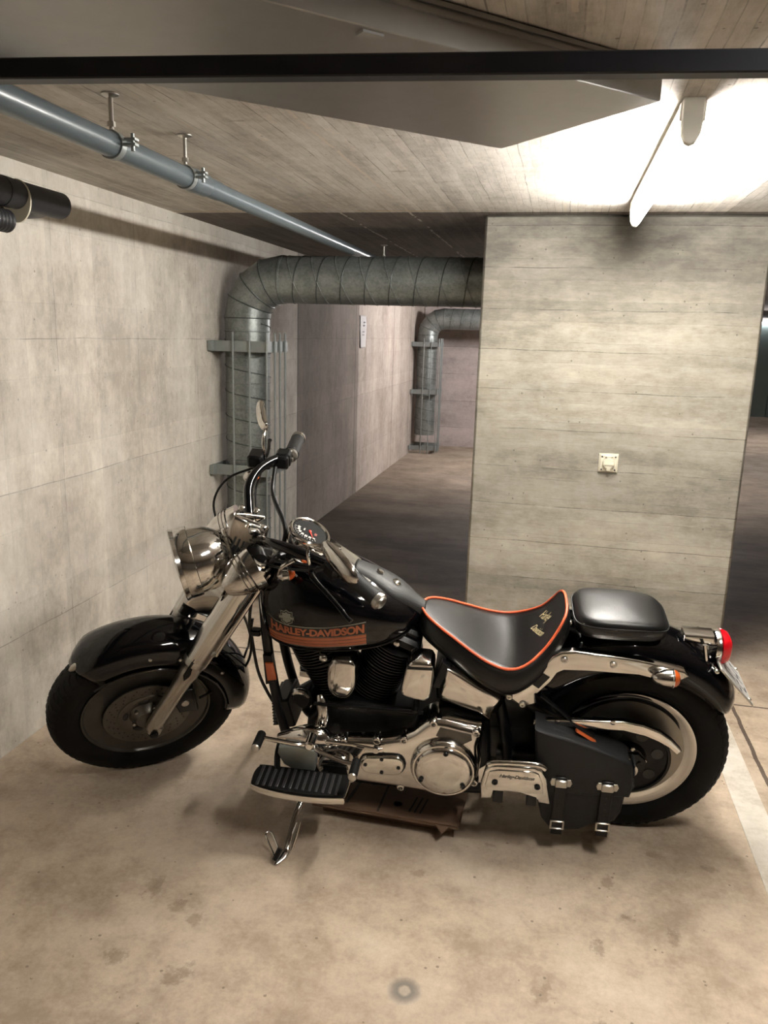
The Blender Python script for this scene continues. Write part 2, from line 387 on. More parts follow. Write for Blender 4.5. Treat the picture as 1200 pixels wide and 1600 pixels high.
o = mesh_obj('light_strip', MB().box((4.3, 18.98, 2.03), (1.2, .05, .05)), emis('far_light_strip', (.95, .95, 1), 4)); tag(o, 'narrow lit white strip above the distant grey green door', 'lamp')

# ------------------------------------------------------------------ spiral ducts with their guards
SEAM = simple('dark_duct_seam', (.07, .08, .077), .4, .5)
def spiral_duct(x, y, r, zh, xend, zb, label):
    t = empty('ventilation_duct', Matrix.Translation((x, y, zb))); tag(t, label, 'duct', 'spiral ventilation ducts')
    zc = zh-zb; bend = .215
    m = MB()
    pr = [(0, r)]; z = .1
    top = zc-bend
    while z < top-.02:
        pr += [(z-.004, r), (z-.002, r+.003), (z+.002, r+.003), (z+.004, r)]; z += .145
    pr.append((top, r))
    mesh_obj('vertical_duct', m.lathe((0, 0, 0), (0, 0, 1), [(a, b) for a, b in pr], 40), GALV, t)
    # mitred elbow in five gores
    e = MB(); R = []; cx, cz = bend, top
    for k in range(5):
        a = pi/2*k/4; c = V(cx-bend*cos(a), 0, cz+bend*sin(a)); rad = V(-cos(a), 0, sin(a)); st = 1/cos(pi/16) if 0 < k < 4 else 1
        for s_ in ((-1, r), (0, r+.0045), (1, r)) if 0 < k < 4 else ((0, r+.004),):
            d = V(sin(a), 0, cos(a))
            R.append([c+d*s_[0]*.004+rad*(cos(2*pi*j/40)*s_[1]*st)+V(0, sin(2*pi*j/40)*s_[1], 0) for j in range(40)])
    mesh_obj('duct_elbow', e.rings(R), GALV, t, ang=12)
    for k in range(5):
        a = pi/2*k/4; c = V(cx-bend*cos(a), 0, cz+bend*sin(a)); rad = V(-cos(a), 0, sin(a)); st = 1/cos(pi/16) if 0 < k < 4 else 1
        mesh_obj('elbow_seam', MB().tube([c+rad*(cos(2*pi*j/40)*(r+.002)*st)+V(0, sin(2*pi*j/40)*(r+.002), 0) for j in range(40)], .003, 6, closed=True), SEAM, t)
    L = xend-x-bend; pr = [(0, r+.004), (.012, r+.004), (.014, r)]; q = .09
    h = MB(); rg = []
    while q < L:
        pr += [(q-.004, r), (q-.002, r+.003), (q+.002, r+.003), (q+.004, r)]; q += .135
    pr.append((L, r))
    # helical seams lean: shear each ring a little
    for a, b in pr:
        rg.append([V(bend+a+.10*(cos(2*pi*j/40)*-.5+.0) * (1 if .05 < a < L-.05 else 0), sin(2*pi*j/40)*b, zc+cos(2*pi*j/40)*b) for j in range(40)])
    mesh_obj('horizontal_duct', h.rings(rg), GALV, t)
    sm = MB(); N = int(L/.135)
    pts = [V(bend+a, sin(2*pi*a/.135)*(r+.0015), zc+cos(2*pi*a/.135)*(r+.0015)) for a in [.03+(L-.04)*k/(N*28) for k in range(N*28+1)]]
    mesh_obj('spiral_seam', sm.tube(pts, .0028, 5), SEAM, t)
    N = int((top-.05)/.14)
    pts = [V(sin(2*pi*a/.14)*(r+.0015), cos(2*pi*a/.14)*(r+.0015), a) for a in [.03+(top-.06)*k/(N*28) for k in range(N*28+1)]]
    mesh_obj('spiral_seam', MB().tube(pts, .0028, 5), SEAM, t)
    for q in (): mesh_obj('duct_hanger', MB().cyl((q, 0, zc+r-.01), (q, 0, CH-zb), .004).lathe((q-.012, 0, zc), (1, 0, 0), [(0, r+.002), (0, r+.007), (.024, r+.007), (.024, r+.002)], 40), STEEL, t)
    return t
spiral_duct(-1.755, 4.38, .128, 1.853, .75, .16, 'wide grey spiral duct bending out of the left wall corner just behind the motorcycle')
spiral_duct(-1.735, 10.72, .135, 1.785, .55, .24, 'smaller looking grey spiral duct at the far end of the corridor')
def guard(x0, x1, y, dy, zs, label, zt):
    t = empty('duct_guard', Matrix.Translation((x1, y, 0))); tag(t, label, 'guard', 'galvanised guards round the ducts')
    for z in zs:
        m = MB().box(((x0-x1)/2, 0, z), (x1-x0, .006, .06)).box((0, dy/2, z), (.006, dy, .06)).box((x0-x1+.012, -.02, z), (.024, .035, .055))
        mesh_obj('flat_bar', m, STEEL, t, mods=BEV(.001, 1))
        mesh_obj('wall_bracket', MB().box((x0-x1+.004, dy/2, z), (.006, dy, .05)).box(((x0-x1)/2, dy, z), (x1-x0, .006, .05)), STEEL, t)
    for px in (-.199, -.101, 0): mesh_obj('guard_rod', MB().cyl((px-.001, -.009, .012), (px-.001, -.009, zt), .0058, seg=10), STEEL, t)
    for py in (.093, .178, .266): mesh_obj('guard_rod', MB().cyl((.009, py, .012), (.009, py, zt), .0058, seg=10), STEEL, t)
guard(WX+.004, -1.569, 4.2, .33, (1.483, .786, .09), 'galvanised bar guard round the near duct, behind the handlebar', 1.56)
guard(WX+.004, -1.545, 10.5, .40, (1.45, .83, .08), 'galvanised bar guard round the far duct in the corridor', 1.53)

# ------------------------------------------------------------------ grey water pipe
t = empty('water_pipe', Matrix.Translation((-1.10, -2, 2.012))); tag(t, 'blue grey plastic water pipe hanging along the ceiling on the left', 'pipe')
PX = lambda y: -1.118-.0085*(y-1.5)+1.10
pp = lambda y: V(PX(y), y+2, 0)
mesh_obj('pipe_run', MB().tube([pp(-1.9), pp(2.56)], .030, 32), PVC, t)
mesh_obj('pipe_run', MB().tube([pp(2.5), pp(8.2)], .027, 32), PVC, t)
mesh_obj('pipe_socket', MB().tube([pp(2.35), pp(2.38), pp(2.385), pp(2.46), pp(2.47)], [.031, .036, .034, .034, .029], 32), PVC, t)
for y, nut in ((1.92, 1), (2.33, 0), (5.2, 1)):
    m = MB(); c = pp(y)
    m.lathe(c-V(0, .011, 0), (0, 1, 0), [(0, .030), (0, .034), (.022, .034), (.022, .030)], 32)
    m.box(c+V(.052, 0, .0), (.03, .02, .006)).box(c+V(.052, 0, .012), (.03, .02, .006)).cyl(c+V(.056, 0, -.015), c+V(.056, 0, .026), .005, seg=8).box(c+V(-.05, 0, .006), (.025, .02, .012))
    h = mesh_obj('pipe_clamp', m, STEEL, t)
    mesh_obj('threaded_rod', MB().cyl(c+V(0, 0, .036), c+V(0, 0, .117), .006, seg=10).lathe(c+V(0, 0, .042), (0, 0, 1), [(0, .010), (.012, .010)], 6).lathe(c+V(0, 0, .108), (0, 0, 1), [(0, .010), (.006, .022), (.009, .022)], 16), CHROME2, h)

# ------------------------------------------------------------------ black pipe and corrugated hose at the left wall
t = empty('insulated_pipe', Matrix.Translation((-1.72, -.05, 1.972))); tag(t, 'thick black insulated pipe end sticking in along the left wall', 'pipe')
mesh_obj('pipe_sleeve', MB().tube([(0, -.2, 0), (0, 2.44, 0), (-.004, 2.50, 0), (-.03, 2.57, 0), (-.09, 2.61, 0), (-.186, 2.62, 0)], .044, 28, sm=4), BLACKPIPE, t)
mesh_obj('pipe_end_collar', MB().tube([(0, 2.33, 0), (0, 2.37, 0)], .046, 28), BLACKPIPE, t)
mesh_obj('cable_tie', MB().lathe((0, 2.405, -.018), (0, 1, 0), [(0, .0635), (.0, .066), (.007, .066), (.007, .0635)], 28).xf(Matrix.Diagonal((.76, 1, 1, 1))), CREAM, t, )
t = empty('corrugated_hose', Matrix.Translation((-1.735, .05, 1.888))); tag(t, 'ribbed black hose tied below the thick black pipe', 'hose')
pr = []
for k in range(150): pr += [(k*.0165, .030), (k*.0165+.005, .036), (k*.0165+.011, .036)]
mesh_obj('ribbed_hose', MB().lathe((0, -.2, 0), (0, 1, .0), pr, 20), BLACKPIPE, t, ang=60)

# ------------------------------------------------------------------ steel bar and sheet metal duct overhead
B0, B1 = V(-1.60, 1.0285, 1.927), V(3.2, 1.451, 1.927)
d = (B1-B0).normalized(); nrm = V(-d.y, d.x, 0)
m = MB(); hw = .014
m.rings([[p+nrm*a+V(0, 0, b) for a, b in ((-hw, -.012), (-hw+.002, -.014), (hw-.002, -.014), (hw, -.012), (hw, .012), (hw-.002, .014), (-hw+.002, .014), (-hw, .012))] for p in (B0, B1)])
o = mesh_obj('steel_bar', m, NAVY)
for k in (.008, .96): p = B0.lerp(B1, k); mesh_obj('hanger_rod', MB().cyl(p+V(0, 0, .012), V(p.x, p.y, CH), .005, seg=10), STEEL, o)
tag(o, 'dark navy painted square steel bar crossing below the ceiling', 'beam')
zb = 2.06
a = V(.166, 1.86, zb); b = V(-.19, 2.26, zb); dr = V(-.73, -.683, 0).normalized(); a2 = a+dr*1.7; b2 = b+dr*1.7
t = empty('sheet_metal_duct', Matrix.Translation((a.x, a.y, zb))); tag(t, 'flat grey sheet metal ventilation duct running diagonally under the ceiling', 'duct')
q = [p-V(a.x, a.y, zb) for p in (a, b, b2, a2)]
mesh_obj('duct_box', MB().rings([q, [p+V(0, 0, CH-zb) for p in q]]), SHEET, t, mods=BEV(.002, 1))
nn = V(dr.y, -dr.x, 0)
if nn.dot(q[1]) > 0: nn = -nn
m = MB()
for k in (.062, .048):
    m.rings([[p+nn*e+V(0, 0, k+f_) for e, f_ in ((0, -.004), (.006, -.004), (.006, .004), (0, .004))] for p in (q[0], q[3])])
mesh_obj('folded_flange', m, SHEET, t)
m = MB().rings([[p+V(0, 0, k) for p in (q[0]+dr*s_[0]+ (q[1]-q[0])*.02, q[0]+dr*s_[1]+(q[1]-q[0])*.02, q[0]+dr*s_[1]+(q[1]-q[0])*.07, q[0]+dr*s_[0]+(q[1]-q[0])*.04)] for k in (-.004, 0) for s_ in ((.66, .70),)])
mesh_obj('torn_label', m, simple('grey_label', (.35, .35, .33), .6), t)

# ------------------------------------------------------------------ wall socket
t = empty('wall_socket', Matrix.Translation((.268, PY, 1.0))); tag(t, 'cream covered power socket on the concrete pillar face', 'socket')
m = MB(); m.prism([(-.045, -.045), (.045, -.045), (.045, .045), (-.045, .045)], 0, -.012, .004)
mesh_obj('back_box', m, CREAM, t)
mesh_obj('cover_plate', MB().prism([(-.039, -.039), (.039, -.039), (.039, .039), (-.039, .039)], -.012, -.022, .004), CREAM, t)
l = mesh_obj('socket_lid', MB().lathe((0, -.022, 0), (0, -1, 0), [(0, .028), (.012, .028), (.017, .024), (.018, .010)], 36).box((0, -.03, .026), (.02, .014, .012)), CREAM, t)
mesh_obj('hinge', MB().cyl((-.018, -.026, .034), (.018, -.026, .034), .005), CREAM, l)
mesh_obj('latch', MB().box((0, -.036, -.026), (.016, .014, .012)), CREAM, l)
mesh_obj('grip_band', MB().box((0, -.041, .0), (.046, .004, .012)), simple('pale_plastic', (.72, .68, .54), .35), l)
for x in (-.031, .031):
    for z in (-.031, .031): mesh_obj('screw', MB().lathe((x, -.022, z), (0, -1, 0), [(0, .004), (.0015, .004), (.0015, .002), (.0008, .001)], 12), SATIN, t)

# ------------------------------------------------------------------ paper strip on the corridor wall
t = empty('paper_notice', Matrix.Translation((WX, 7.75, 1.585))); tag(t, 'pale paper strip with faint print stuck on the corridor wall', 'notice')
mesh_obj('paper_sheet', MB().grid(lambda a, b: (.004+.012*sin(a*5)*(b-.3)*.5+.004, -.12+.24*b+.02*a, .155-.31*a), 16, 8), simple('grey_white_paper', (.50, .48, .47), .7), t, mods=SOL(.001))
m = MB()
for k in range(5):
    if k != 2: m.box((.018, .03-.01*k, .09-.03*k), (.002, .05, .012))
mesh_obj('faint_print', m, simple('faint_grey_print', (.22, .22, .24), .7), t)

# ------------------------------------------------------------------ flattened cardboard box
CARD = NT('brown_cardboard'); f = CARD.noise(3, (1, 25, 1)); CARD.out(Base_Color=CARD.mix(f, (.11, .062, .036), (.15, .088, .053)), Roughness=.8); CARD = CARD.m
INK = simple('black_carton_print', (.02, .016, .014), .8)
t = empty('cardboard_box', Matrix.Translation((-.41, 2.46, 0)) @ Matrix.Rotation(radians(-1.5), 4, 'Z')); tag(t, 'flattened brown cardboard box lying on the floor under the engine', 'box')
mesh_obj('box_body', MB().rings([[V(-.25, -.17, 0), V(.19, -.17, 0), V(.19, .24, 0), V(-.25, .24, 0)], [V(-.255, -.175, .035), V(.195, -.175, .035), V(.195, .24, .035), V(-.255, .24, .035)]]), CARD, t)
top = mesh_obj('box_flap', MB().box((-.03, .01, .0445), (.49, .45, .004)).box((-.03, .01, .049), (.48, .44, .003)), CARD, t)
mesh_obj('torn_tab', MB().rings([[V(.14, -.215, .05), V(.185, -.215, .05), V(.165, -.25, .045)], [V(.14, -.215, .046), V(.185, -.215, .046), V(.165, -.25, .041)]]), CARD, t)
m = MB().box((-.055, -.12, .0512), (.007, .16, .0006)).box((-.085, -.035, .0512), (.06, .01, .0006), Matrix.Rotation(.5, 3, 'Z'))
for k in range(3): m.box((.05+.018*k, -.13, .0512), (.006, .09, .0006), Matrix.Rotation(-.12, 3, 'Z'))
m.lathe((-.0, -.14, .0509), (0, 0, 1), [(0, .016), (.0006, .016), (.0006, .012), (0, .012)], 12)
for k in range(2): m.box((-.19+.03*k, -.11, .0512), (.010, .14, .0006), Matrix.Rotation(-.1, 3, 'Z'))
mesh_obj('printed_marks', m, INK, top)

# ------------------------------------------------------------------ motorcycle: x forward, y to its left, z up from the ground, origin under the rear axle
BIKE_M = Matrix(((-0.997554, 0.069603, 0.006481, .291471), (-0.069643, -0.981519, -0.178244, 2.517253), (-0.006045, -0.178259, 0.983965, 0), (0, 0, 0, 1)))
bike = empty('motorcycle', BIKE_M)
tag(bike, 'black and chrome cruiser motorcycle leaning on its side stand with front wheel turned', 'motorcycle')
WB, RW, RK = 1.63, .32, radians(32)
SPt = V(WB+.15, 0, 0); SAX = V(-sin(RK), 0, cos(RK))
FK = Matrix.Translation(SPt) @ Matrix.Rotation(.59465, 4, SAX) @ Matrix.Translation(-SPt)
SPLIT = dict(cover_bosses='cover_boss', pulley_windows='pulley_window', carrier_slots='carrier_slot', fender_bolts='fender_bolt', hub_bolts='hub_bolt', strut_bolts='strut_bolt', rocker_bolts='rocker_bolt',
    pulley_bolts='pulley_bolt', derby_screws='derby_screw', inspection_screws='inspection_screw', plate_screws='plate_screw', guard_bolts='guard_bolt', round_studs='round_stud', board_screws='board_screw',
    indicator_lamps='indicator_lamp', filler_caps='filler_cap', switch_buttons='switch_button', plate_bracket='plate_bracket_arm', grip_band='grip_ring', riser_posts='riser_post', louvre_lines='louvre_line', ear_ridges='ear_ridge')
def islands(mb):
    par = list(range(len(mb.v)))
    def fd(a):
        while par[a] != a: par[a] = par[par[a]]; a = par[a]
        return a
    for f in mb.f:
        for i in f[1:]: par[fd(i)] = fd(f[0])
    G = {}
    for f in mb.f: G.setdefault(fd(f[0]), []).append(f)
    out = []
    for fs in G.values():
        ids = sorted({i for f in fs for i in f}); k = {a: b for b, a in enumerate(ids)}
        out.append(MB().add([mb.v[i] for i in ids], [[k[i] for i in f] for f in fs]))
    return out
def P(name, mb, mat, parent=None, steer=False, ang=35, mods=None, label=None):
    if name in SPLIT:
        for q in islands(mb): o = P(SPLIT[name], q, mat, parent, steer, ang, mods, label)
        return o
    if steer: mb.xf(FK)
    o = mesh_obj(name, mb, mat, parent or bike, ang, mods)
    if label: o['label'] = label
    return o
FA = V(WB, 0, RW)
Y = (0, 1, 0)
def tire(c, R, w, steer, par, groove):
    pr = [(-.30, .213), (-.40, .225), (-.49, .245), (-.5, .262), (-.49, .28), (-.44, .297), (-.36, .308), (-.22, .316), (-.1, .3195), (0, .32), (.1, .3195), (.22, .316), (.36, .308), (.44, .297), (.49, .28), (.5, .262), (.49, .245), (.40, .225), (.30, .213)]
    m = MB(); seg = 160
    R_ = []
    cc = Vector(c)
    for a, r in pr:
        R_.append([cc+V(r*sin(2*pi*k/seg), a*w, r*cos(2*pi*k/seg)) for k in range(seg)])
    m.rings(R_, caps=False)
    t = P('tire', m, RUBBER, par, steer, ang=60)
    g = MB()
    # tread blocks: slanted chevron ribs standing slightly proud on the shoulders
    for k in range(64):
        a0 = 2*pi*k/64
        for s in (-1, 1):
            rib = []
            for (yy, rr, da) in ((.12, .3205, .00), (.24, .3170, .035), (.36, .3095, .05), (.455, .2955, .05)):
                rib.append([cc+V((rr+e)*sin(a0+da+dd), s*yy*w, (rr+e)*cos(a0+da+dd)) for dd, e in ((-.026, -.003), (-.024, .0001), (.024, .0001), (.026, -.003))])
            g.rings(rib)
    P('tread', g, RUBBER, par, steer)
    return t
# front wheel: solid disc wheel
def disc_wheel(c, steer, name, mat, wd):
    m = MB(); c = Vector(c); w = wd/2
    m.lathe(c, Y, [(-w, .205), (-w-.004, .214), (-w-.008, .2165), (-w-.008, .21), (-w+.012, .200), (-w*.40, .192), (-w*.45, .17), (-w*.75, .08), (-w*.9, .05), (-w-.02, .045), (-w-.02, .02),
                    (w+.02, .02), (w+.02, .045), (w*.9, .05), (w*.75, .08), (w*.45, .17), (w*.40, .192), (w-.012, .200), (w+.008, .21), (w+.008, .2165), (w+.004, .214), (w, .205)], 96)
    return P(name, m, mat, None, steer)
fw = disc_wheel(FA, True, 'front_wheel', simple('shaded_front_wheel_metal', (.10, .095, .085), .4, .8, var=.2), .082)  # darker than the rear wheel: the front wheel's shade put into its colour
tire(FA, .32, .128, True, fw, 0)
m = MB().lathe(FA, Y, [(.052, .146), (.057, .146), (.057, .098), (.052, .098), (.052, .146)], 72, False)
P('brake_disc', m, ROTOR, fw, True)
m = MB()
for k in range(60):
    a = 2*pi*k/60; r = .106+.011*(k % 3)+.004; m.cyl(FA+V(r*cos(a), .0565, r*sin(a)), FA+V(r*cos(a), .0578, r*sin(a)), .0028, seg=8)
P('rotor_holes', m, BLKD, fw, True)
m = MB().lathe(FA, Y, [(.05, .10), (.06, .098), (.062, .088), (.055, .06), (.07, .045), (.082, .04), (.085, .02), (.085, .0)], 48)
P('disc_carrier', m, ROTOR, fw, True)
m = MB()
for k in range(5):
    a = 2*pi*k/5+.3; R3 = Matrix.Rotation(-a, 3, 'Y'); m.ell(FA+V(.073*cos(a), .060, .073*sin(a)), (.010, .004, .020), R3)
P('carrier_slots', m, BLKD, fw, True)
m = MB()
for k in range(5):
    a = 2*pi*k/5+.93; m.lathe(FA+V(.052*cos(a), .062, .052*sin(a)), Y, [(0, .007), (.012, .007), (.014, .004)], 6)
P('hub_bolts', m, CHROME, fw, True)
m = MB(); 
for k in range(40):
    a = 2*pi*k/40; m.lathe(FA+V(.180*cos(a), .030, .180*sin(a)), Y, [(0, .0035), (.003, .0035), (.004, .002)], 8)
P('rim_rivets', m, BLKD, fw, True)
# front caliper behind the near leg
cp = FA+V(-.125, .068, .04)
m = MB().prism([(cp.x-.045, cp.z-.06), (cp.x+.02, cp.z-.05), (cp.x+.035, cp.z+.01), (cp.x+.01, cp.z+.07), (cp.x-.04, cp.z+.06)], .035, .085, .012)
q = P('front_caliper', m, SATIN, None, True)
P('caliper_badge', MB().lathe((cp.x-.005, .085, cp.z), Y, [(0, .014), (.002, .013)], 24), CHROME2, q, True)

# rear wheel
rw = disc_wheel((0, 0, RW), False, 'rear_wheel', RIMD, .092)
rim = MB().lathe((0, 0, RW), Y, [(.040, .178), (.046, .19), (.050, .205), (.053, .2165), (.057, .2165), (.057, .208), (.050, .190), (.044, .176)], 120, False)
P('rim_lip', rim, CHROME, rw)
tire((0, 0, RW), .32, .135, False, rw, 0)
m = MB()
for k in range(36):
    a = 2*pi*k/36; m.lathe(V(.168*cos(a), .026, RW+.168*sin(a)), Y, [(0, .0042), (.004, .0042), (.005, .002)], 8)
P('rim_rivets', m, SATIN, rw)
py = .072
m = MB().lathe((0, py, RW), Y, [(0, .125), (.0, .131), (.026, .131), (.026, .124), (.018, .122), (.014, .06), (.022, .055), (.03, .05), (.035, .03)], 96)
pl = P('drive_pulley', m, SATIN, rw)
m = MB()
for k in range(7):
    a = 2*pi*k/7+.2; m.lathe(V(.093*cos(a), py+.0165, RW+.093*sin(a)), Y, [(0, .0185), (.0015, .0185)], 24)
P('pulley_windows', m, simple('dark_pulley_window', (.035, .033, .03), .5), pl)
m = MB()
for k in range(5):
    a = 2*pi*k/5+.5; m.lathe(V(.05*cos(a), py+.022, RW+.05*sin(a)), Y, [(0, .009), (.016, .009), (.018, .006), (.018, .0)], 6)
P('pulley_bolts', m, CHROME, pl)
m = MB().lathe((0, .06, RW), Y, [(0, .03), (.09, .026), (.092, .018), (.105, .016), (.11, .012), (.125, .010), (.127, .006)], 24)
P('rear_axle', m, CHROME, rw)
# drive belt
m = MB(); pts = []
fr = V(.50, 0, RW+.02)
R_ = []
N = 64
for k in range(N):
    t = k/N
    if t < .5: a = pi/2+pi*t*2; p = V(.128*cos(a), 0, RW+.128*sin(a)); nrm_ = V(cos(a), 0, sin(a))
    else: a = -pi/2+pi*(t-.5)*2; p = V(fr.x+.045*cos(a), 0, fr.z+.045*sin(a)); nrm_ = V(cos(a), 0, sin(a))
    R_.append([p+V(0, py+.003, 0)-nrm_*.001, p+V(0, py+.024, 0)-nrm_*.001, p+V(0, py+.024, 0)+nrm_*.005, p+V(0, py+.003, 0)+nrm_*.005])
P('drive_belt', m.rings(R_, True), RUBBER)

# fenders
def fender(c, prof, a0, a1, taper, steer, name, N=40):
    m = MB(); R_ = []; c = Vector(c)
    for i in range(N+1):
        t = i/N; a = a0+(a1-a0)*t; k = taper(t)
        row = [c+V((r+k[1]*wt)*cos(a), y*k[0], (r+k[1]*wt)*sin(a)) for y, r, wt in prof]
        R_.append(row)
    m.rings(R_, False, False, False)
    return P(name, m, PAINT, None, steer, ang=60, mods=SOL(.004))
pf = [(-.088, .262, 0), (-.090, .30, .5), (-.086, .325, .8), (-.070, .347, 1), (-.045, .358, 1), (-.02, .363, 1), (0, .3645, 1), (.02, .363, 1), (.045, .358, 1), (.070, .347, 1), (.086, .325, .8), (.090, .30, .5), (.088, .262, 0)]
def tp_f(t):
    e = max(0, (t-.86)/.14); s = max(0, (.10-t)/.10)
    return (1-.18*e*e-.55*s*s, -.012*e-.02*s*s+.004)
ff = fender(FA, pf, radians(57), radians(195), tp_f, True, 'front_fender')
m = MB(); R_ = []
for i in range(41):
    a = radians(60+(190-60)*i/40); R_.append([FA+V(r*cos(a), y, r*sin(a)) for y, r in ((.0885, .264), (.0925, .262), (.0935, .268), (.0905, .270))])
P('fender_edge_trim', m.rings(R_), PAINT, ff, True)
a = radians(61); q = FA+V(.345*cos(a), .030, .345*sin(a)); R3 = Matrix.Rotation(-a+radians(90), 3, 'Y')
P('fender_tip_ornament', MB().ell(q, (.030, .012, .012), R3), CHROME2, ff, True)
m = MB()
for r, a in ((.315, 100), (.31, 118), (.31, 150)): q = FA+V(r*cos(radians(a)), .090, r*sin(radians(a))); m.ell(q, (.007, .005, .007), seg=12, n=8)
P('fender_bolts', m, CHROME, ff, True)

pr_ = [(-.100, .312, 0), (-.106, .345, .3), (-.104, .375, .6), (-.092, .402, .9), (-.070, .420, 1), (-.035, .430, 1), (0, .433, 1), (.035, .430, 1), (.070, .420, 1), (.092, .402, .9), (.104, .375, .6), (.106, .345, .3), (.100, .312, 0)]
def tp_r(t):
    e = max(0, (t-.45)/.55); s = max(0, (t-.9)/.1)
    return (1-.10*e*e-.35*s*s, -.052*e**1.3-.02*s*s)
rf = fender((0, 0, RW), pr_, radians(38), radians(148), tp_r, False, 'rear_fender')
m = MB().tube([(.25, .0, .765), (.235, 0, .775), (.18, 0, .775)], .012)
P('seat_tab', MB().box((.205, .03, .752), (.05, .03, .006)).lathe((.205, .03, .755), (0, 0, 1), [(0, .009), (.008, .008), (.010, .004)], 16), CHROME, rf)

# chrome fender strut
st = [(.394, .550), (.338, .509), (.301, .536), (.309, .566), (.300, .572), (.266, .615), (.248, .650), (.225, .664), (.15, .668), (.009, .668), (-.037, .659), (-.10, .655), (-.132, .665), (-.118, .683), (-.08, .692), (.014, .709), (.10, .717), (.195, .722), (.235, .715), (.262, .697), (.290, .650), (.315, .600), (.345, .570), (.375, .562)]
s_ = P('fender_strut', MB().prism(st, .112, .138, .006), CHROME)
P('strut_recess', MB().prism([(.292, .585), (.312, .598), (.282, .640), (.262, .628)], .1385, .1395), SATIN, s_)
m = MB()
for u, w_ in ((.377, .548), (.336, .524), (.225, .694), (.085, .690)): m.lathe((u, .137, w_), Y, [(0, .010), (.006, .010), (.008, .008), (.008, .004), (.005, .003)], 24)
P('strut_bolts', m, CHROME2, s_)
s_ = P('fender_strut', MB().prism(st, -.112, -.138, .006), CHROME)
# rear turn signal (bullet)
def signal(name, c, d, par, steer, L=.075, r=.026):
    d = Vector(d).normalized(); c = Vector(c)
    o = P(name, MB().lathe(c-d*L*.5, d, [(0, .003), (.004, .010), (.015, .018), (.035, r-.002), (L*.75, r), (L*.78, r+.002), (L*.82, r+.002)], 32), CHROME, par, steer)
    P('amber_lens', MB().lathe(c+d*L*.32, d, [(0, r), (.008, r-.002), (.015, r*.7), (.019, r*.3), (.020, .001)], 32), AMBER, o, steer)
    return o
signal('turn_signal', (-.058, .160, .672), (-1, 0, .0), None, False)
signal('turn_signal', (-.058, -.160, .672), (-1, 0, 0), None, False)

# tail lamp and plate
m = MB().prism([(-.130, .714), (-.130, .742), (-.218, .740), (-.226, .704)], -.026, .026, .010)
tl = P('tail_light', m, CHROME, mods=BEV(.006))
m = MB(); R_ = []
for du, k in ((.0, 1), (-.008, 1.05), (-.018, 1.06)):
    R_.append([V(-.222+du*.8, .050*k*cos(t), .698+.046*k*sin(t)*1.0) for t in [2*pi*j/32 for j in range(32)]])
P('tail_light_ring', m.rings(R_), CHROME, tl)
m = MB(); R_ = []
for du, k in ((-.014, 1), (-.024, .98), (-.036, .88), (-.045, .62), (-.048, .25)):
    R_.append([V(-.226+du, .050*k*(abs(cos(t))**.7)*(1 if cos(t) > 0 else -1), .695+.049*k*(abs(sin(t))**.7)*(1 if sin(t) > 0 else -1)) for t in [2*pi*j/32 for j in range(32)]])
P('red_lens', m.rings(R_), REDL, tl)
P('plate_bracket', MB().tube([(-.185, .05, .725), (-.195, .05, .67), (-.22, .05, .645)], .006).tube([(-.185, -.05, .725), (-.195, -.05, .67), (-.22, -.05, .645)], .006).cyl((-.215, .05, .652), (-.222, .075, .655), .008).ell((-.222, .078, .655), .009), CHROME, tl)
T, Bt = V(-.232, 0, .668), V(-.338, 0, .553); e = (Bt-T).normalized(); nn = V(-e.z, 0, e.x)
if nn.x > 0: nn = -nn
m = MB()
def plate_pt(a, b, h): return T+e*(.155*b)+V(0, .09*a, 0)+nn*h
m.rings([[plate_pt(a, b, h) for a, b in ((-1, .05), (-.95, 0), (.95, 0), (1, .05), (1, .95), (.95, 1), (-.95, 1), (-1, .95))] for h in (0, .003)])
pt = P('license_plate', m, WHITEP)
m = MB().rings([[plate_pt(a, b, h) for a, b in ((-1.03, -.03), (1.03, -.03), (1.03, 1.03), (-1.03, 1.03))] for h in (-.003, -.0005)])
P('plate_frame', m, CHROME, pt)
m = MB()
for k, (a, b, la, lb) in enumerate([(-.75, .2, .03, .25), (-.55, .2, .2, .05), (-.35, .2, .03, .25), (.1, .2, .03, .25), (.3, .2, .2, .05), (.5, .25, .03, .25), (-.7, .6, .2, .05), (-.6, .6, .03, .28), (-.3, .6, .03, .28), (-.2, .72, .2, .05), (.05, .6, .03, .28), (.3, .6, .2, .05), (.3, .85, .2, .05), (.55, .6, .03, .28), (.75, .6, .2, .05)]):
    m.rings([[plate_pt(x, y, h) for x, y in ((a, b), (a+la, b), (a+la, b+lb), (a, b+lb))] for h in (.0031, .0036)])
P('plate_characters', m, BLKD, pt)
m = MB().rings([[plate_pt(x, y, h) for x, y in ((-.97, .12), (-.84, .12), (-.84, .38), (-.97, .38))] for h in (.0031, .0036)])
P('plate_crest', m, REDL, pt)
m = MB()
for a in (-1, 1): m.lathe(plate_pt(a*.9, .9, .003), nn, [(0, .006), (.003, .005), (.004, .002)], 12)
P('plate_screws', m, CHROME, pt)

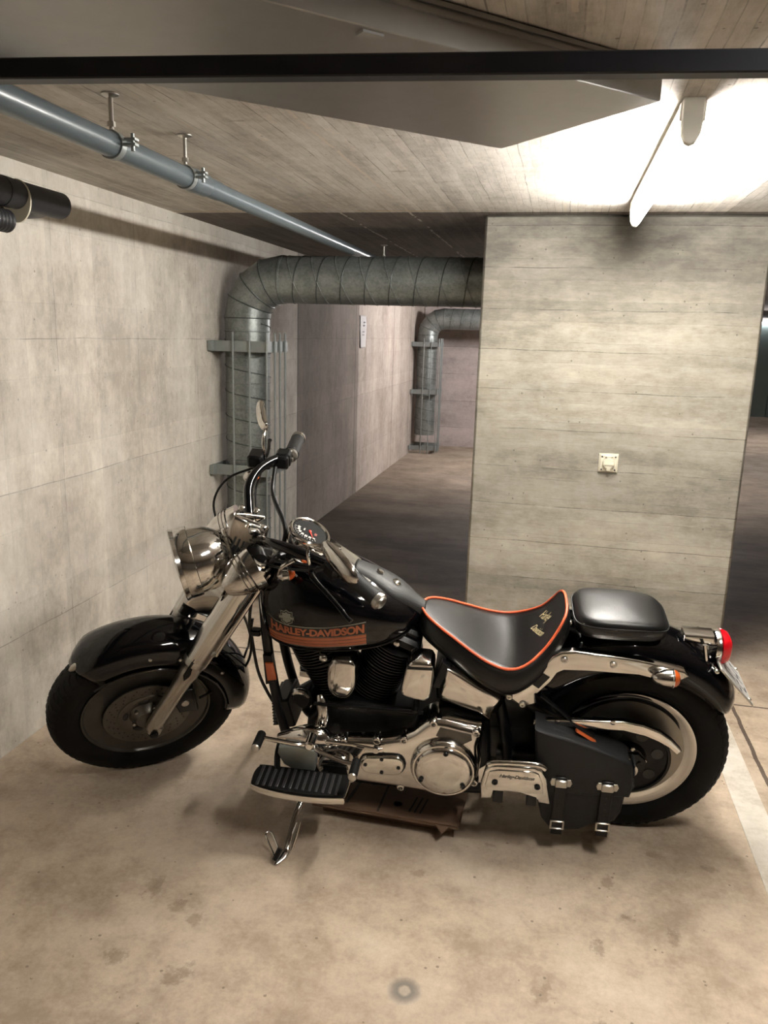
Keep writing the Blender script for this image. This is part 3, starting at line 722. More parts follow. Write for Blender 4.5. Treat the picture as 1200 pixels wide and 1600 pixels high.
# ------------------------------------------------------------------ frame
m = MB()
for s in (1, -1):
    m.tube([(1.165, .03*s, .80), (1.150, .07*s, .62), (1.125, .085*s, .42), (1.085, .10*s, .26), (1.02, .115*s, .19), (.92, .12*s, .165), (.5, .12*s, .165), (.40, .12*s, .20), (.37, .12*s, .30), (.40, .10*s, .48), (.44, .07*s, .62)], .0165, 14, sm=5)
    m.tube([(.40, .10*s, .30), (.25, .12*s, .31), (0, .105*s, .32), (-.03, .105*s, .32)], [.024, .020, .018], 12, sm=3)
    m.tube([(0, .105*s, .34), (.15, .115*s, .42), (.34, .11*s, .52), (.42, .09*s, .56)], .015, 12, sm=3)
m.tube([(1.17, 0, .86), (1.0, 0, .80), (.7, 0, .70), (.45, 0, .58)], .022, 12, sm=4).tube([(1.16, 0, .78), (.95, 0, .70), (.8, 0, .66)], .016)
m.tube([(1.205, 0, .775), (1.145, 0, .905)], .032, 20)
fr_ = P('frame', m, SATIN)
P('axle_plate', MB().prism([(-.05, .29), (.05, .285), (.09, .31), (.08, .35), (-.03, .355), (-.055, .33)], .100, .115, .003), SATIN, fr_)
m = MB().prism([(1.150, .575), (1.124, .577), (1.116, .515), (1.146, .510)], .104, .112, .003)
P('orange_reflector', m, REFL, fr_)
P('reflector_backing', MB().prism([(1.158, .60), (1.130, .60), (1.122, .50), (1.155, .49)], .08, .104, .003), SATIN, fr_)
# oil tank
m = MB().prism([(.575, .64), (.522, .632), (.403, .565), (.385, .52), (.405, .47), (.43, .45), (.52, .47), (.60, .50), (.61, .58)], -.13, .13, .03)
ot = P('oil_tank', m, SATIN)
m = MB(); oc = [(.568, .638), (.522, .615), (.470, .580), (.403, .542), (.412, .512), (.422, .488), (.434, .461), (.470, .485), (.520, .500), (.581, .525), (.588, .545), (.575, .590)]
P('chrome_oil_tank_cover', m.prism(oc, .12, .152, .012), CHROME, ot)
P('cover_clip', MB().prism([(.583, .655), (.558, .640), (.590, .560), (.612, .562)], .12, .146, .004), SATIN, ot)
# battery / ignition area
P('battery_box', MB().box((.52, 0, .53), (.14, .20, .18), ch=.015), SATIN)

# ------------------------------------------------------------------ engine
eng = P('engine', MB().prism([(1.03, .30), (1.02, .38), (.96, .44), (.87, .455), (.74, .45), (.66, .44), (.50, .46), (.43, .42), (.42, .26), (.50, .19), (.95, .185), (1.0, .22)], -.13, .115, .02), SATIN)
ck = V(.87, 0, .33)
for ang_, nm in ((22.5, 'front'), (-22.5, 'rear')):
    ax = V(sin(radians(ang_)), 0, cos(radians(ang_))); px_ = V(ax.z, 0, -ax.x)
    cy = P('cylinder', MB().cyl(ck+ax*.10, ck+ax*.36, .05), SATIN, eng)
    m = MB(); k = .135
    while k < .345:
        w_ = (.084 if k < .26 else .092)+(.010 if nm == 'front' else 0); l_ = .088 if k < .26 else .100
        ring = lambda h: [ck+ax*(k+h)+px_*(w_*cos(t)*(1 if abs(cos(t)) > .9 else 1.0))+V(0, l_*sin(t), 0) for t in [2*pi*j/40 for j in range(40)]]
        m.rings([ring(0), ring(.0035)]); k += .0105
    P('cooling_fins', m, FIN, eng)
    hb = MB(); c = ck+ax*.37; rr = Matrix((px_, V(0, 1, 0), ax)).transposed()
    hb.box(c, (.15, .16, .045), rr, ch=.012).box(c+ax*.03, (.12, .12, .03), rr, ch=.01)
    P('rocker_cover', hb, SATIN, eng)
    hb = MB()
    for a_, b_ in ((-.06, .08), (.06, .08), (0, .084)): hb.lathe(c+px_*a_+V(0, b_, .0), Y, [(0, .010), (.008, .010), (.010, .006)], 12)
    P('rocker_bolts', hb, CHROME, eng)
m = MB().ell((.93, .05, .60), (.020, .030, .02)).cyl((.97, .07, .625), (.955, .115, .622), .013).ell((.955, .12, .622), .016)
P('intake_fitting', m, CHROME, eng)
# chrome coil / horn covers
cc_ = [(.938, .600), (.925, .622), (.915, .634), (.868, .636), (.853, .622), (.847, .605), (.847, .555), (.853, .530), (.868, .500), (.885, .489), (.912, .490), (.932, .506), (.942, .530), (.943, .565)]
hn = P('horn_cover', MB().prism([(a+.0, b) for a, b in cc_], .085, .150, .016, sm=2), CHROME)
0 and P('horn_cover_face', MB().prism([(.925, .590), (.865, .592), (.860, .555), (.870, .510), (.912, .508), (.930, .545)], .149, .1535, .004), CHROME, hn)
rg_ = [(.682, .655), (.670, .668), (.625, .670), (.612, .660), (.606, .635), (.612, .560), (.622, .535), (.640, .527), (.690, .537), (.706, .550), (.704, .575), (.692, .635)]
cl_ = P('ignition_coil_cover', MB().prism(rg_, .10, .178, .012, sm=2), CHROME)
P('coil_cover_seam', MB().prism([(.684, .652), (.61, .655), (.609, .645), (.686, .642)], .10, .1785), SATIN, cl_)
m = MB().tube([(.980, .165, .478), (.86, .165, .480), (.74, .165, .481), (.635, .165, .479)], .0055, 8).box((.86, .160, .470), (.09, .012, .018), ch=.003)
m.cyl((.66, .12, .505), (.66, .175, .485), .010).tube([(.67, .12, .53), (.655, .15, .505), (.652, .17, .475)], .008, 8)
P('cable_conduit', m, SATIN)
# primary cover
pc = [(.955, .345), (.930, .370), (.880, .380), (.814, .386), (.750, .392), (.697, .406), (.660, .430), (.625, .468), (.600, .482), (.560, .481), (.500, .468), (.456, .460), (.449, .445), (.458, .400), (.452, .340), (.458, .270), (.475, .245), (.520, .215), (.570, .199), (.630, .198), (.690, .204), (.770, .210), (.837, .214), (.890, .224), (.930, .245), (.958, .275), (.968, .31)]
pcv = P('primary_cover', MB().prism(pc, .105, .205, .022), CHROME, mods=BEV(.003))
m = MB()
for u, w_ in ((.690, .398), (.775, .385), (.600, .470), (.470, .448), (.470, .26), (.88, .37), (.70, .212), (.86, .225)):
    m.lathe((u, .17, w_), Y, [(0, .015), (.030, .014), (.036, .011), (.037, .007), (.030, .006)], 24)
P('cover_bosses', m, CHROME, pcv)
P('transmission', MB().prism([(.46, .24), (.20, .26), (.19, .36), (.24, .50), (.34, .58), (.46, .60)], -.10, .095, .02), SATIN)
P('primary_recess', MB().prism([(.580, .462), (.485, .446), (.482, .425), (.510, .405), (.560, .412), (.592, .43)], .2045, .2065, .0), simple('shaded_cast_metal', (.10, .095, .085), .3, .9), pcv)
m = MB().lathe((.565, .195, .316), Y, [(0, .104), (.020, .104), (.030, .099), (.034, .095), (.034, .090), (.031, .089), (.036, .087), (.042, .080), (.045, .05), (.046, 0)], 96)
dc = P('derby_cover', m, CHROME, pcv)
m = MB()
for a in (95, 215, 335): m.lathe((.565+.076*cos(radians(a)), .238, .316+.076*sin(radians(a))), Y, [(0, .0075), (.005, .0075), (.007, .006), (.007, .003), (.004, .0028)], 16)
P('derby_screws', m, SATIN, dc)
ins = [(.803, .334), (.725, .343), (.700, .338), (.688, .312), (.697, .283), (.722, .271), (.800, .270), (.822, .285), (.828, .305), (.820, .325)]
ic = P('inspection_cover', MB().prism(ins, .19, .222, .008, sm=2), CHROME, pcv)
P('cover_gasket', MB().prism([(.765+(a-.765)*1.07, .306+(b-.306)*1.12) for a, b in ins], .19, .208, .002, sm=2), SATIN, ic)
m = MB()
for u, w_ in ((.758, .332), (.758, .282), (.705, .306), (.81, .306)): m.lathe((u, .221, w_), Y, [(0, .006), (.003, .006), (.004, .003)], 12)
P('inspection_screws', m, SATIN, ic)
cs = [(.948, .322), (.90, .332), (.865, .320), (.853, .285), (.868, .245), (.905, .232), (.945, .245), (.965, .280)]
co_ = P('compensator_bulge', MB().prism(cs, .195, .232, .012, sm=3), CHROME, pcv)
m = MB()
for k in range(4): m.box((.885+.016*k, .2335, .272), (.007, .003, .036))
P('rubber_pad', MB().prism([(.945, .30), (.868, .298), (.862, .25), (.938, .248)], .230, .2345, .003), RUBBER, co_)
# front end details
of = P('oil_filter', MB().lathe((1.03, .055, .43), V(.35, 1, .2), [(-.04, .036), (.0, .038), (.030, .038), (.038, .030), (.040, 0)], 36), SATIN, eng)
P('chrome_filter_cap', MB().tube([(1.065, .105, .455), (1.055, .11, .475), (1.03, .112, .478), (1.01, .112, .46)], [.004, .011, .011, .004], 10, sm=4), CHROME, eng)
P('chrome_breather_pipe', MB().tube([(.968, .135, .492), (.960, .145, .470), (.955, .155, .430), (.962, .165, .385), (.966, .17, .362)], [.011, .017, .019, .019, .016], 16, sm=5), CHROME, eng)
P('voltage_regulator', MB().box((1.10, .03, .37), (.05, .13, .11), Matrix.Rotation(.2, 3, 'Y'), ch=.006), SATIN)
m = MB()
for k in range(8): m.box((1.128+.004*k*0, .03, .325+.012*k), (.03, .125, .003), Matrix.Rotation(.2, 3, 'Y'))
P('regulator_fins', m, SATIN, bpy.data.objects['voltage_regulator'])
P('wiring_loop', MB().tube([(1.08, .085, .30), (1.05, .10, .255), (1.02, .11, .26), (.99, .11, .285), (.96, .11, .295)], .004, 8, sm=4).tube([(1.08, .085, .31), (1.045, .105, .245), (1.01, .11, .25), (.98, .11, .29)], .004, 8, sm=4), CABLE)

# ------------------------------------------------------------------ fuel tank
TS = [(1.172, .030, .775, .830), (1.165, .070, .735, .872), (1.148, .100, .695, .902), (1.120, .126, .668, .925), (1.07, .148, .652, .940), (1.0, .160, .648, .940), (.92, .160, .655, .915), (.84, .150, .668, .882), (.77, .130, .685, .842), (.71, .098, .710, .797), (.675, .062, .732, .765), (.662, .028, .742, .755)]
def tank_ring(u, b, z0, z1, n=56):
    R_ = []
    z0 -= .026*min(1, b/.12); zc = z0+(z1-z0)*.40
    for j in range(n):
        t = 2*pi*j/n; c, s = cos(t), sin(t); e = .82 if s > 0 else .66
        y = b*math.copysign(abs(c)**e, c); h = (z1-zc) if s > 0 else (zc-z0)
        R_.append(V(u, y, zc+h*math.copysign(abs(s)**e, s)))
    return R_
ss = smooth([V(a, b, 0) for a, b, c, d in TS], 5); s2 = smooth([V(a, c, d) for a, b, c, d in TS], 5)
m = MB().rings([tank_ring(p.x, max(p.y, .01), q.y, q.z) for p, q in zip(ss, s2)])
tank = P('fuel_tank', m, PAINT, ang=75)
TB = BVHTree.FromPolygons(m.v, m.f)
m = MB(); R_ = []
for p, q in zip(ss[4:-6], s2[4:-6]):
    r = tank_ring(p.x, p.y, q.y, q.z, 56)
P('tank_seam', MB().tube([tank_ring(p.x, p.y, q.y, q.z)[50] for p, q in list(zip(ss, s2))[4:-8:2]], .0035, 8, sm=2), SATIN, tank)
def on_tank(u, w_, h=.0012):
    r = TB.ray_cast(V(u, .6, w_+.25), V(0, -1, -.5).normalized() if False else V(0, -1, 0))
    r = TB.ray_cast(V(u, .6, w_), V(0, -1, 0))
    if r[0] is None:
        r = TB.find_nearest(V(u, .16, w_))
    n_ = r[1] if r[1].y > 0 else -r[1]
    return r[0]+n_*h
def strip(top, bot, h, n=40):
    f = lambda L, t: (lambda k: L[k][1]+(L[k+1][1]-L[k][1])*((t-L[k][0])/(L[k+1][0]-L[k][0])))(max(0, min(len(L)-2, next((i for i in range(len(L)-1) if L[i][0] >= t >= L[i+1][0]), 0))))
    m = MB(); rows = []
    for i in range(n+1):
        u = top[0][0]+(top[-1][0]-top[0][0])*i/n
        a, b = f(top, u), f(bot, u); rows.append([on_tank(u, a+(b-a)*j/6, h) for j in range(7)])
    return m.rings(rows, False, False, False)
LT = [(1.122, .768), (1.10, .755), (1.06, .748), (1.0, .748), (.93, .753), (.815, .772)]
LM = [(1.122, .722), (1.10, .718), (1.06, .716), (1.0, .717), (.93, .722), (.815, .736)]
LB = [(1.122, .708), (1.10, .690), (1.06, .681), (1.0, .678), (.93, .684), (.815, .698)]
sh = lambda L, d: [(a, b+d) for a, b in L]
o = P('tank_decal', strip(sh(LT, .003), sh(LB, -.003), .0010), BADGE, tank, ang=60); o['label'] = 'grey outline of the tank lettering decal'
P('lettering_panel', strip(LT, LM, .0016), BLKD, tank, ang=60)
P('lower_stripe_panel', strip(sh(LM, -.001), LB, .0016), DECD, tank, ang=60)
for k in range(3):
    d0 = k*.0120
    a = [(u, wm-.003-d0-(0 if u < 1.09 else .0)) for u, wm in LM]; b = [(u, w_-.0095) for u, w_ in a]
    P('orange_stripe', strip([p for p in a], b, .0022), DECO, tank, ang=60)
# bold lettering
tm = text_mb('HARLEY-DAVIDSON', .05, 0, .0022, .93)
x0 = min(p.x for p in tm.v); x1 = max(p.x for p in tm.v); y0 = min(p.y for p in tm.v); y1 = max(p.y for p in tm.v)
fi = lambda L, t: next((L[i][1]+(L[i+1][1]-L[i][1])*((t-L[i][0])/(L[i+1][0]-L[i][0])) for i in range(len(L)-1) if L[i][0] >= t >= L[i+1][0]), L[-1][1])
nv = []
for p in tm.v:
    a = (p.x-x0)/(x1-x0); b = (p.y-y0)/(y1-y0); u = 1.112-a*(1.112-.820)
    nv.append(on_tank(u, fi(LM, u)+.003+b*(fi(LT, u)-fi(LM, u)-.006), .0026))
tm.v = nv
P('tank_lettering', tm, DECO, tank, label='copper orange capital lettering on the tank side')
# bar and shield badge
sc = .026; bc = (1.057, .775)
sh1 = [(0, 1.0), (.30, .78), (.78, .80), (.74, .28), (1.0, .28), (1.0, -.28), (.74, -.28), (.72, -.60), (.3, -.80), (0, -1.0)]
sh1 = sh1+[(-a, b) for a, b in sh1[-2:0:-1]]
def flat_on_tank(pts, h, sub=4):
    m = MB(); c = on_tank(bc[0], bc[1], h); n = len(pts); vs = [c]; 
    rings_ = []
    for k in range(1, sub+1): rings_.append([on_tank(bc[0]-a*sc*k/sub, bc[1]+b*sc*k/sub, h) for a, b in pts])
    m.rings(rings_, False, False, True); m.add([c]+rings_[0], [[0, i+1, (i+1) % n+1] for i in range(n)])
    return m
P('shield_badge', flat_on_tank(sh1, .0014), BADGE, tank, ang=60)
P('shield_outline', flat_on_tank([(a*.88, b*.88) for a, b in sh1], .0018), BLKD, tank, ang=60)
P('shield_fill', flat_on_tank([(a*.70, b*.70) for a, b in sh1], .0022), BADGE, tank, ang=60)
P('shield_bar', flat_on_tank([(-1, .24), (1, .24), (1, -.24), (-1, -.24)], .0025), BLKD, tank, ang=60)
P('shield_bar_face', flat_on_tank([(-.93, .17), (.93, .17), (.93, -.17), (-.93, -.17)], .0029), BADGE, tank, ang=60)

# dash console and leather strip
ds = [(1.105, .025, .925), (1.075, .050, .965), (1.02, .064, .972), (.97, .062, .955), (.92, .050, .928), (.865, .044, .895), (.848, .036, .880)]
m = MB(); R_ = []
for u, b, z in ds:
    R_.append([V(u+.01*0, b*c_*1.2, z+d_) for c_, d_ in ((-1.05, -.055), (-1, -.012), (-.85, 0), (0, .004), (.85, 0), (1, -.012), (1.05, -.055))])
dash = P('dash_console', m.rings(R_), CHROME, mods=BEV(.003))
nrm_ = V(-.50, .10, 1).normalized(); dc_ = V(1.018, 0, .982)
m = MB().lathe(dc_, nrm_, [(-.03, .058), (.0, .061), (.004, .066), (.010, .068), (.017, .0665), (.021, .062), (.019, .058), (.014, .056), (.012, .055)], 64)
sp = P('speedometer', m, CHROME, dash)
P('dial_face', MB().lathe(dc_, nrm_, [(.013, .055), (.0145, .054)], 64), DIALB, sp)
x_, y_, z_ = basis(nrm_, V(0, 1, 0)); 
fw_ = (V(1, 0, 0)-nrm_*nrm_.x).normalized(); rt_ = V(0, -1, 0)
def dial(a, r, h=.0150): return dc_+nrm_*h+fw_*(r*cos(a))+rt_*(r*sin(a))
m = MB()
for k in range(25):
    a = radians(-125+250*k/24); l = .046 if k % 2 else .043
    m.add([dial(a-.012, l), dial(a+.012, l), dial(a+.012, .051), dial(a-.012, .051)], [[0, 1, 2, 3]])
P('dial_ticks', m, WHITE, sp)
m = MB()
for k in range(13):
    a = radians(-125+250*k/12); t_ = text_mb(str(k*10+0), .0115, 0, .0006); c = dial(a, .036, .0152)
    m.add([c+rt_*p.x+fw_*p.y for p in t_.v], t_.f)
t_ = text_mb('MPH', .007, 0, .0002); c = dial(0, .018, .0152); m.add([c+rt_*p.x+fw_*p.y for p in t_.v], t_.f)
P('dial_numbers', m, WHITE, sp)
a = radians(-118); m = MB().add([dial(a+.9, .004, .0165), dial(a, .040, .0165), dial(a-.9, .004, .0165), dial(a+pi, .010, .0165)], [[0, 1, 2, 3]])
m.lathe(dc_, nrm_, [(.015, .005), (.018, .0045), (.019, .002)], 20)
P('speedo_needle', m, RED, sp)
P('odometer_window', MB().add([dial(pi-.35, .026), dial(pi+.35, .026), dial(pi+.5, .018), dial(pi-.5, .018)], [[0, 1, 2, 3]]), simple('orange_red_window', (.25, .05, .03), .5), sp)
m = MB().lathe((.935, 0, .938), nrm_, [(0, .020), (.006, .020), (.008, .016)], 28).box((.935, 0, .950), (.045, .016, .012), Matrix.Rotation(-.35, 3, 'Y'), ch=.003).box((.952, 0, .952), (.012, .034, .010), Matrix.Rotation(-.35, 3, 'Y'), ch=.003)
P('ignition_switch', m, CHROME, dash)
m = MB()
for k, y in enumerate((-.022, 0, .022)): m.lathe((.972, y, .958), nrm_, [(0, .007), (.005, .007), (.007, .004)], 16)
P('indicator_lamps', m, REDL, dash)
P('dash_side_skirt', MB().tube([(1.10, .062, .90), (1.0, .078, .915), (.92, .066, .893), (.865, .052, .862)], .006, 8, sm=4), CHROME, dash)
# leather console: follows the tank spine between dash and seat
lc = [(.868, .040, .892), (.83, .046, .876), (.79, .054, .858), (.75, .058, .835), (.715, .050, .812), (.68, .034, .785), (.648, .028, .762)]
lp = smooth([V(*p) for p in lc], 4); R_ = []
for p in lp:
    R_.append([V(p.x, p.y*c_*.86, p.z+d_+.006) for c_, d_ in ((-1.25, -.036), (-1.1, -.012), (-.9, -.002), (-.4, .003), (0, .004), (.4, .003), (.9, -.002), (1.1, -.012), (1.25, -.036))])
cn = P('leather_console', MB().rings(R_, False, False, False), CONSL, ang=60, mods=SOL(.004))
m = MB().prism([(.829, .868), (.742, .812), (.735, .800), (.745, .796), (.80, .820), (.838, .850)], .046, .062, .006)
pk = P('studded_flap', m, BAGL, cn)
m = MB()
for u, w_ in ((.822, .857), (.800, .843), (.778, .829), (.756, .815)): m.ell((u, .064, w_), .0062, seg=14, n=8)
P('round_studs', m, CHROME2, pk)
m = MB().lathe((.795, .002, .868), V(-.5, 0, 1), [(0, .013), (.008, .012), (.011, .008)], 6).lathe((.742, .004, .838), V(-.5, 0, 1), [(0, .016), (.006, .015), (.010, .010), (.011, 0)], 8)
P('filler_caps', m, CHROME, cn)

# ------------------------------------------------------------------ seat
def wtop(u):
    T_ = [(.225, .812), (.235, .800), (.25, .768), (.28, .722), (.32, .686), (.36, .664), (.40, .660), (.45, .672), (.50, .695), (.55, .720), (.60, .744), (.64, .762), (.66, .768)]
    if u <= T_[0][0]: return T_[0][1]
    for (a, b), (c, d) in zip(T_, T_[1:]):
        if u <= c: return b+(d-b)*(u-a)/(c-a)
    return T_[-1][1]
half = [(.657, 0), (.650, .030), (.630, .060), (.590, .088), (.54, .112), (.49, .134), (.44, .152), (.395, .163), (.355, .162), (.320, .148), (.290, .128), (.265, .112), (.245, .098), (.232, .078), (.226, .045), (.225, 0)]
lo_ = [V(a, b, 0) for a, b in half]; lo_ = lo_+[V(p.x, -p.y, 0) for p in lo_[-2:0:-1]]
lo_ = smooth(lo_, 4, True); n = len(lo_)
pip = [V(p.x, p.y, wtop(p.x)) for p in lo_]
for _ in range(3): pip = [V(p.x, p.y, (pip[i-1].z+2*p.z+pip[(i+1) % n].z)/4) for i, p in enumerate(pip)]
def off(d, dz, pinch=1):
    o = []
    for i, p in enumerate(pip):
        t = (lo_[(i+1) % n]-lo_[i-1]).normalized(); q = V(t.y, -t.x, 0)
        if q.dot(V(p.x-.42, p.y, 0)) < 0: q = -q
        o.append(p+q*d+V(0, 0, dz))
    return o
m = MB(); h = n//2; rows = []
for i in range(0, h+1):
    A_, B_ = pip[i], pip[(n-i) % n]
    rows.append([A_.lerp(B_, j/14)+V(0, 0, (.002-.016*math.exp(-((A_.x-.33)/.11)**2)*min(1, A_.y/.05))*(1-(2*j/14-1)**2)) for j in range(15)])
rows[0] = [pip[0]]*15; rows[h] = [pip[h]]*15
m.rings(rows, False, False, False)
m.rings([pip, off(.004, -.002), off(.012, -.016), off(.018, -.036), off(.018, -.058), off(.010, -.080), off(-.004, -.094), off(-.03, -.098)], False, False)
seat = P('seat', m, LEATHER, ang=70, mods=[('WELD', dict(merge_threshold=.0004))])
SB = BVHTree.FromPolygons(m.v, m.f)
P('seat_piping', MB().tube([p+V(0, 0, .002) for p in off(.004, .0)], .0042, 8, closed=True), ORANGE, seat)
P('seat_base', MB().rings([off(-.020, -.094), off(-.03, -.120)], False, False), SATIN, seat)
def stitched(body, uc, vc, size, name, shear=.5):
    rd = V(-.30, .954, 0); up_ = V(-.954, -.30, 0)
    tm = text_mb(body, size, shear, .0001, .95)
    nv = []
    for p in tm.v:
        u = uc+rd.x*p.x+up_.x*p.y; v = vc+rd.y*p.x+up_.y*p.y
        r = SB.ray_cast(V(u, v, 1.5), V(0, 0, -1)); q = r[0] if r[0] is not None else V(u, v, wtop(u))
        nv.append(q+(r[1]*(1 if r[1].z > 0 else -1) if r[0] is not None else V(0, 0, 1))*.0018)
    tm.v = nv; return P(name, tm, GOLD, seat)
stitched('Harley', .273, -.052, .027, 'embroidery'); stitched('Davidson', .297, -.012, .025, 'embroidery')
# passenger pad
def pad(c, L, W, z0, z1, ex=4.6, n=64):
    R_ = []
    for z, k, b in ((z0, .93, 0), (z0+.006, .98, 0), (z0+(z1-z0)*.45, 1.0, 0), (z0+(z1-z0)*.62, 1.0, 0), (z0+(z1-z0)*.78, .975, .5), (z0+(z1-z0)*.90, .92, 1), (z1-.0035, .84, 1), (z1-.0005, .72, 1), (z1+.0015, .5, 1), (z1+.003, .25, 1), (z1+.0033, .03, 1)):
        row = []
        for j in range(n):
            t = 2*pi*j/n; c_, s_ = cos(t), sin(t)
            x = math.copysign(abs(c_)**(2/ex), c_); y = math.copysign(abs(s_)**(2/ex), s_)
            row.append(V(c+L/2*x*k, W/2*y*k*(1-.06*(x < 0)*abs(x)), z-.016*(x*x*(x < 0))*k*k*(z-z0)/(z1-z0)))
        R_.append(row)
    return MB().rings(R_)
pp_ = P('passenger_pad', pad(.063, .272, .225, .752, .818), LEATHER, ang=70)
R_ = pad(.063, .276, .229, .752, .818).v[64*3:64*4]
P('pad_seam', MB().tube([Vector(p) for p in R_], .0022, 6, closed=True), LEATHER, pp_)

# ------------------------------------------------------------------ saddlebag
bg = [(.296, .500), (.22, .482), (.140, .458), (.07, .432), (.030, .414), (.014, .400), (.008, .353), (.004, .33), (.014, .280), (.020, .215), (.035, .178), (.063, .158), (.09, .162), (.14, .128), (.205, .116), (.235, .130), (.257, .158), (.272, .22), (.280, .283), (.290, .40)]
bag = P('saddlebag', MB().prism(bg, .135, .225, .020), BAGL)
fl = [(.299, .503), (.22, .485), (.140, .461), (.07, .435), (.026, .416), (.008, .400), (.002, .353), (-.002, .325), (.006, .285), (.05, .282), (.14, .276), (.24, .275), (.282, .283)]
P('bag_flap', MB().prism(fl, .205, .2335, .010), BAGL, bag)
m = MB()
for a, b in ((.003, .40), (.001, .37), (.002, .345), (-.002, .32), (.006, .30)): m.ell((a, .20, b), (.006, .03, .010), seg=10, n=8)
P('laced_edge', m, BAGL, bag)
for u, wt, wb_ in ((.210, .322, .150), (.074, .322, .160)):
    s_ = P('bag_strap', MB().box((u, .2355, (wt+wb_)/2-.004), (.034, .005, wt-wb_+.05), ch=.0015), SATIN, bag)
    P('strap_mount', MB().prism([(u-.033, wt), (u-.028, wt+.013), (u+.028, wt+.013), (u+.033, wt), (u+.028, wt-.013), (u-.028, wt-.013)], .232, .2375, .002), CHROME2, s_)
    P('strap_buckle', MB().box((u, .240, wt), (.036, .010, .028), ch=.003), CHROME2, s_)
    P('lower_buckle', MB().box((u, .240, wb_+.026), (.042, .007, .006), ch=.002).box((u, .240, wb_-.002), (.042, .007, .006), ch=.002).box((u-.019, .240, wb_+.012), (.005, .007, .03)).box((u+.019, .240, wb_+.012), (.005, .007, .03)), CHROME2, s_)
    m = MB()
    for k in range(4): m.lathe((u, .238, wt-.04-.022*k), Y, [(0, .0028), (.0008, .0028)], 8)
    P('strap_holes', m, BLKD, s_)
P('bag_hanger_strap', MB().tube([(.285, .14, .565), (.22, .15, .52), (.175, .165, .485), (.12, .17, .455)], .012, 6, flat=(1, .35)), SATIN, bag)
P('orange_strap', MB().tube([(.176, .188, .483), (.107, .186, .440)], .010, 6, flat=(1, .35)), REFL, bag)
# shock / belt guard
gd = [(.300, .489), (.200, .500), (.040, .512), (-.020, .503), (-.070, .484), (-.105, .460), (-.134, .430), (-.139, .422), (-.128, .417), (-.105, .438), (-.070, .458), (-.030, .474), (.036, .487), (.15, .484), (.30, .480)]
m = MB().prism(gd, .150, .168, .005)
P('belt_guard', m, CHROME)
m = MB()
for u, w_ in ((.231, .494), (.070, .508)): m.lathe((u, .166, w_), Y, [(0, .008), (.005, .008), (.007, .004)], 16)
P('guard_bolts', m, CHROME, bpy.data.objects['belt_guard'])
P('belt_guard_lower', MB().prism([(.12, .475), (-.02, .468), (-.07, .44), (-.02, .455), (.12, .465)], .10, .15), SATIN)
# right side exhaust pipes
for k, (w0, w1) in enumerate(((.26, .28), (.36, .40))):
    P('exhaust_pipe', MB().tube([(.98-.15*k, -.12, .56), (1.03-.25*k, -.17, .50), (1.0-.3*k, -.19, .35+.06*k), (.85-.2*k, -.20, w0), (.5, -.21, w0), (.35, -.21, w0), (-.30, -.21, w0)], [.022, .022, .022, .022, .024, .038, .042, .042], 18, sm=4), CHROME)

# ------------------------------------------------------------------ footboards, controls, stand
def floorboard(s):
    m = MB(); N = 24; rings_ = []
    def edge(t, k, dz):   # outer edge bows outwards
        pass
    out = [(1.142, .268), (1.150, .290), (1.148, .335), (1.140, .350), (1.08, .364), (1.0, .370), (.93, .368), (.865, .358), (.850, .350), (.846, .300), (.850, .262), (.862, .256), (1.0, .256), (1.13, .258)]
    L = smooth([V(a, b*s, 0) for a, b in out], 3, True); c = V(1.0, .312*s, 0)
    def ring(z, k): return [V(c.x+(p.x-c.x)*k, c.y+(p.y-c.y)*(1-(1-k)*2.6), z-.10*(p.x-c.x)*-.35) for p in L]
    fb_ = P('footboard', MB().rings([ring(.272, .95), ring(.268, .99), ring(.272, 1.0), ring(.288, 1.0), ring(.292, .985)]), CHROME)
    P('rubber_mat', MB().rings([ring(.290, .975), ring(.298, .965), ring(.299, .95)]), RUBBER, fb_)
    m = MB()
    for k in range(13):
        u = 1.122-.0203*k; m.box((u, .312*s, .3005-.035*(1.0-u)*1.0), (.0095, .085, .006), Matrix.Rotation(0, 3, 'Z'), ch=.002)
    P('tread_ribs', m, simple('worn_rubber_rib', (.03, .03, .032), .4), fb_)
    P('board_bracket', MB().tube([(1.09, .20*s, .335), (1.085, .25*s, .325), (1.075, .29*s, .278)], .010, 10, sm=3).tube([(.95, .17*s, .27), (.94, .22*s, .27), (.93, .28*s, .27)], .010, 10, sm=3), SATIN, fb_)
floorboard(1); floorboard(-1)
lk = P('control_bracket', MB().prism([(1.075, .375), (1.02, .385), (.955, .372), (.962, .30), (.975, .262), (1.02, .285), (1.062, .310), (1.08, .35)], .235, .262, .006), STEEL)
P('bracket_shroud', MB().tube([(1.09, .20, .365), (1.04, .21, .382), (.99, .215, .395), (.95, .21, .385), (.935, .20, .36)], [.012, .026, .034, .034, .026], 20, sm=4), CHROME, lk)
m = MB().tube([(1.112, .315, .452), (1.07, .312, .443), (1.0, .300, .425), (.975, .285, .418), (.955, .285, .412), (.94, .30, .408), (.88, .312, .393), (.822, .316, .383)], .0072, 10, sm=5)
m.lathe((.968, .25, .418), Y, [(0, .016), (.045, .016), (.05, .010)], 20)
sl = P('shift_lever', m, CHROME)
P('toe_peg', MB().cyl((1.112, .30, .452), (1.112, .365, .452), .0135), RUBBER, sl)
P('peg_cap', MB().lathe((1.112, .365, .452), Y, [(0, .0135), (.005, .012), (.007, .005)], 20), CHROME2, sl)
P('heel_peg', MB().cyl((.822, .30, .383), (.822, .368, .383), .0135), RUBBER, sl)
P('peg_cap', MB().lathe((.822, .368, .383), Y, [(0, .0135), (.005, .012), (.007, .005)], 20), CHROME2, sl)
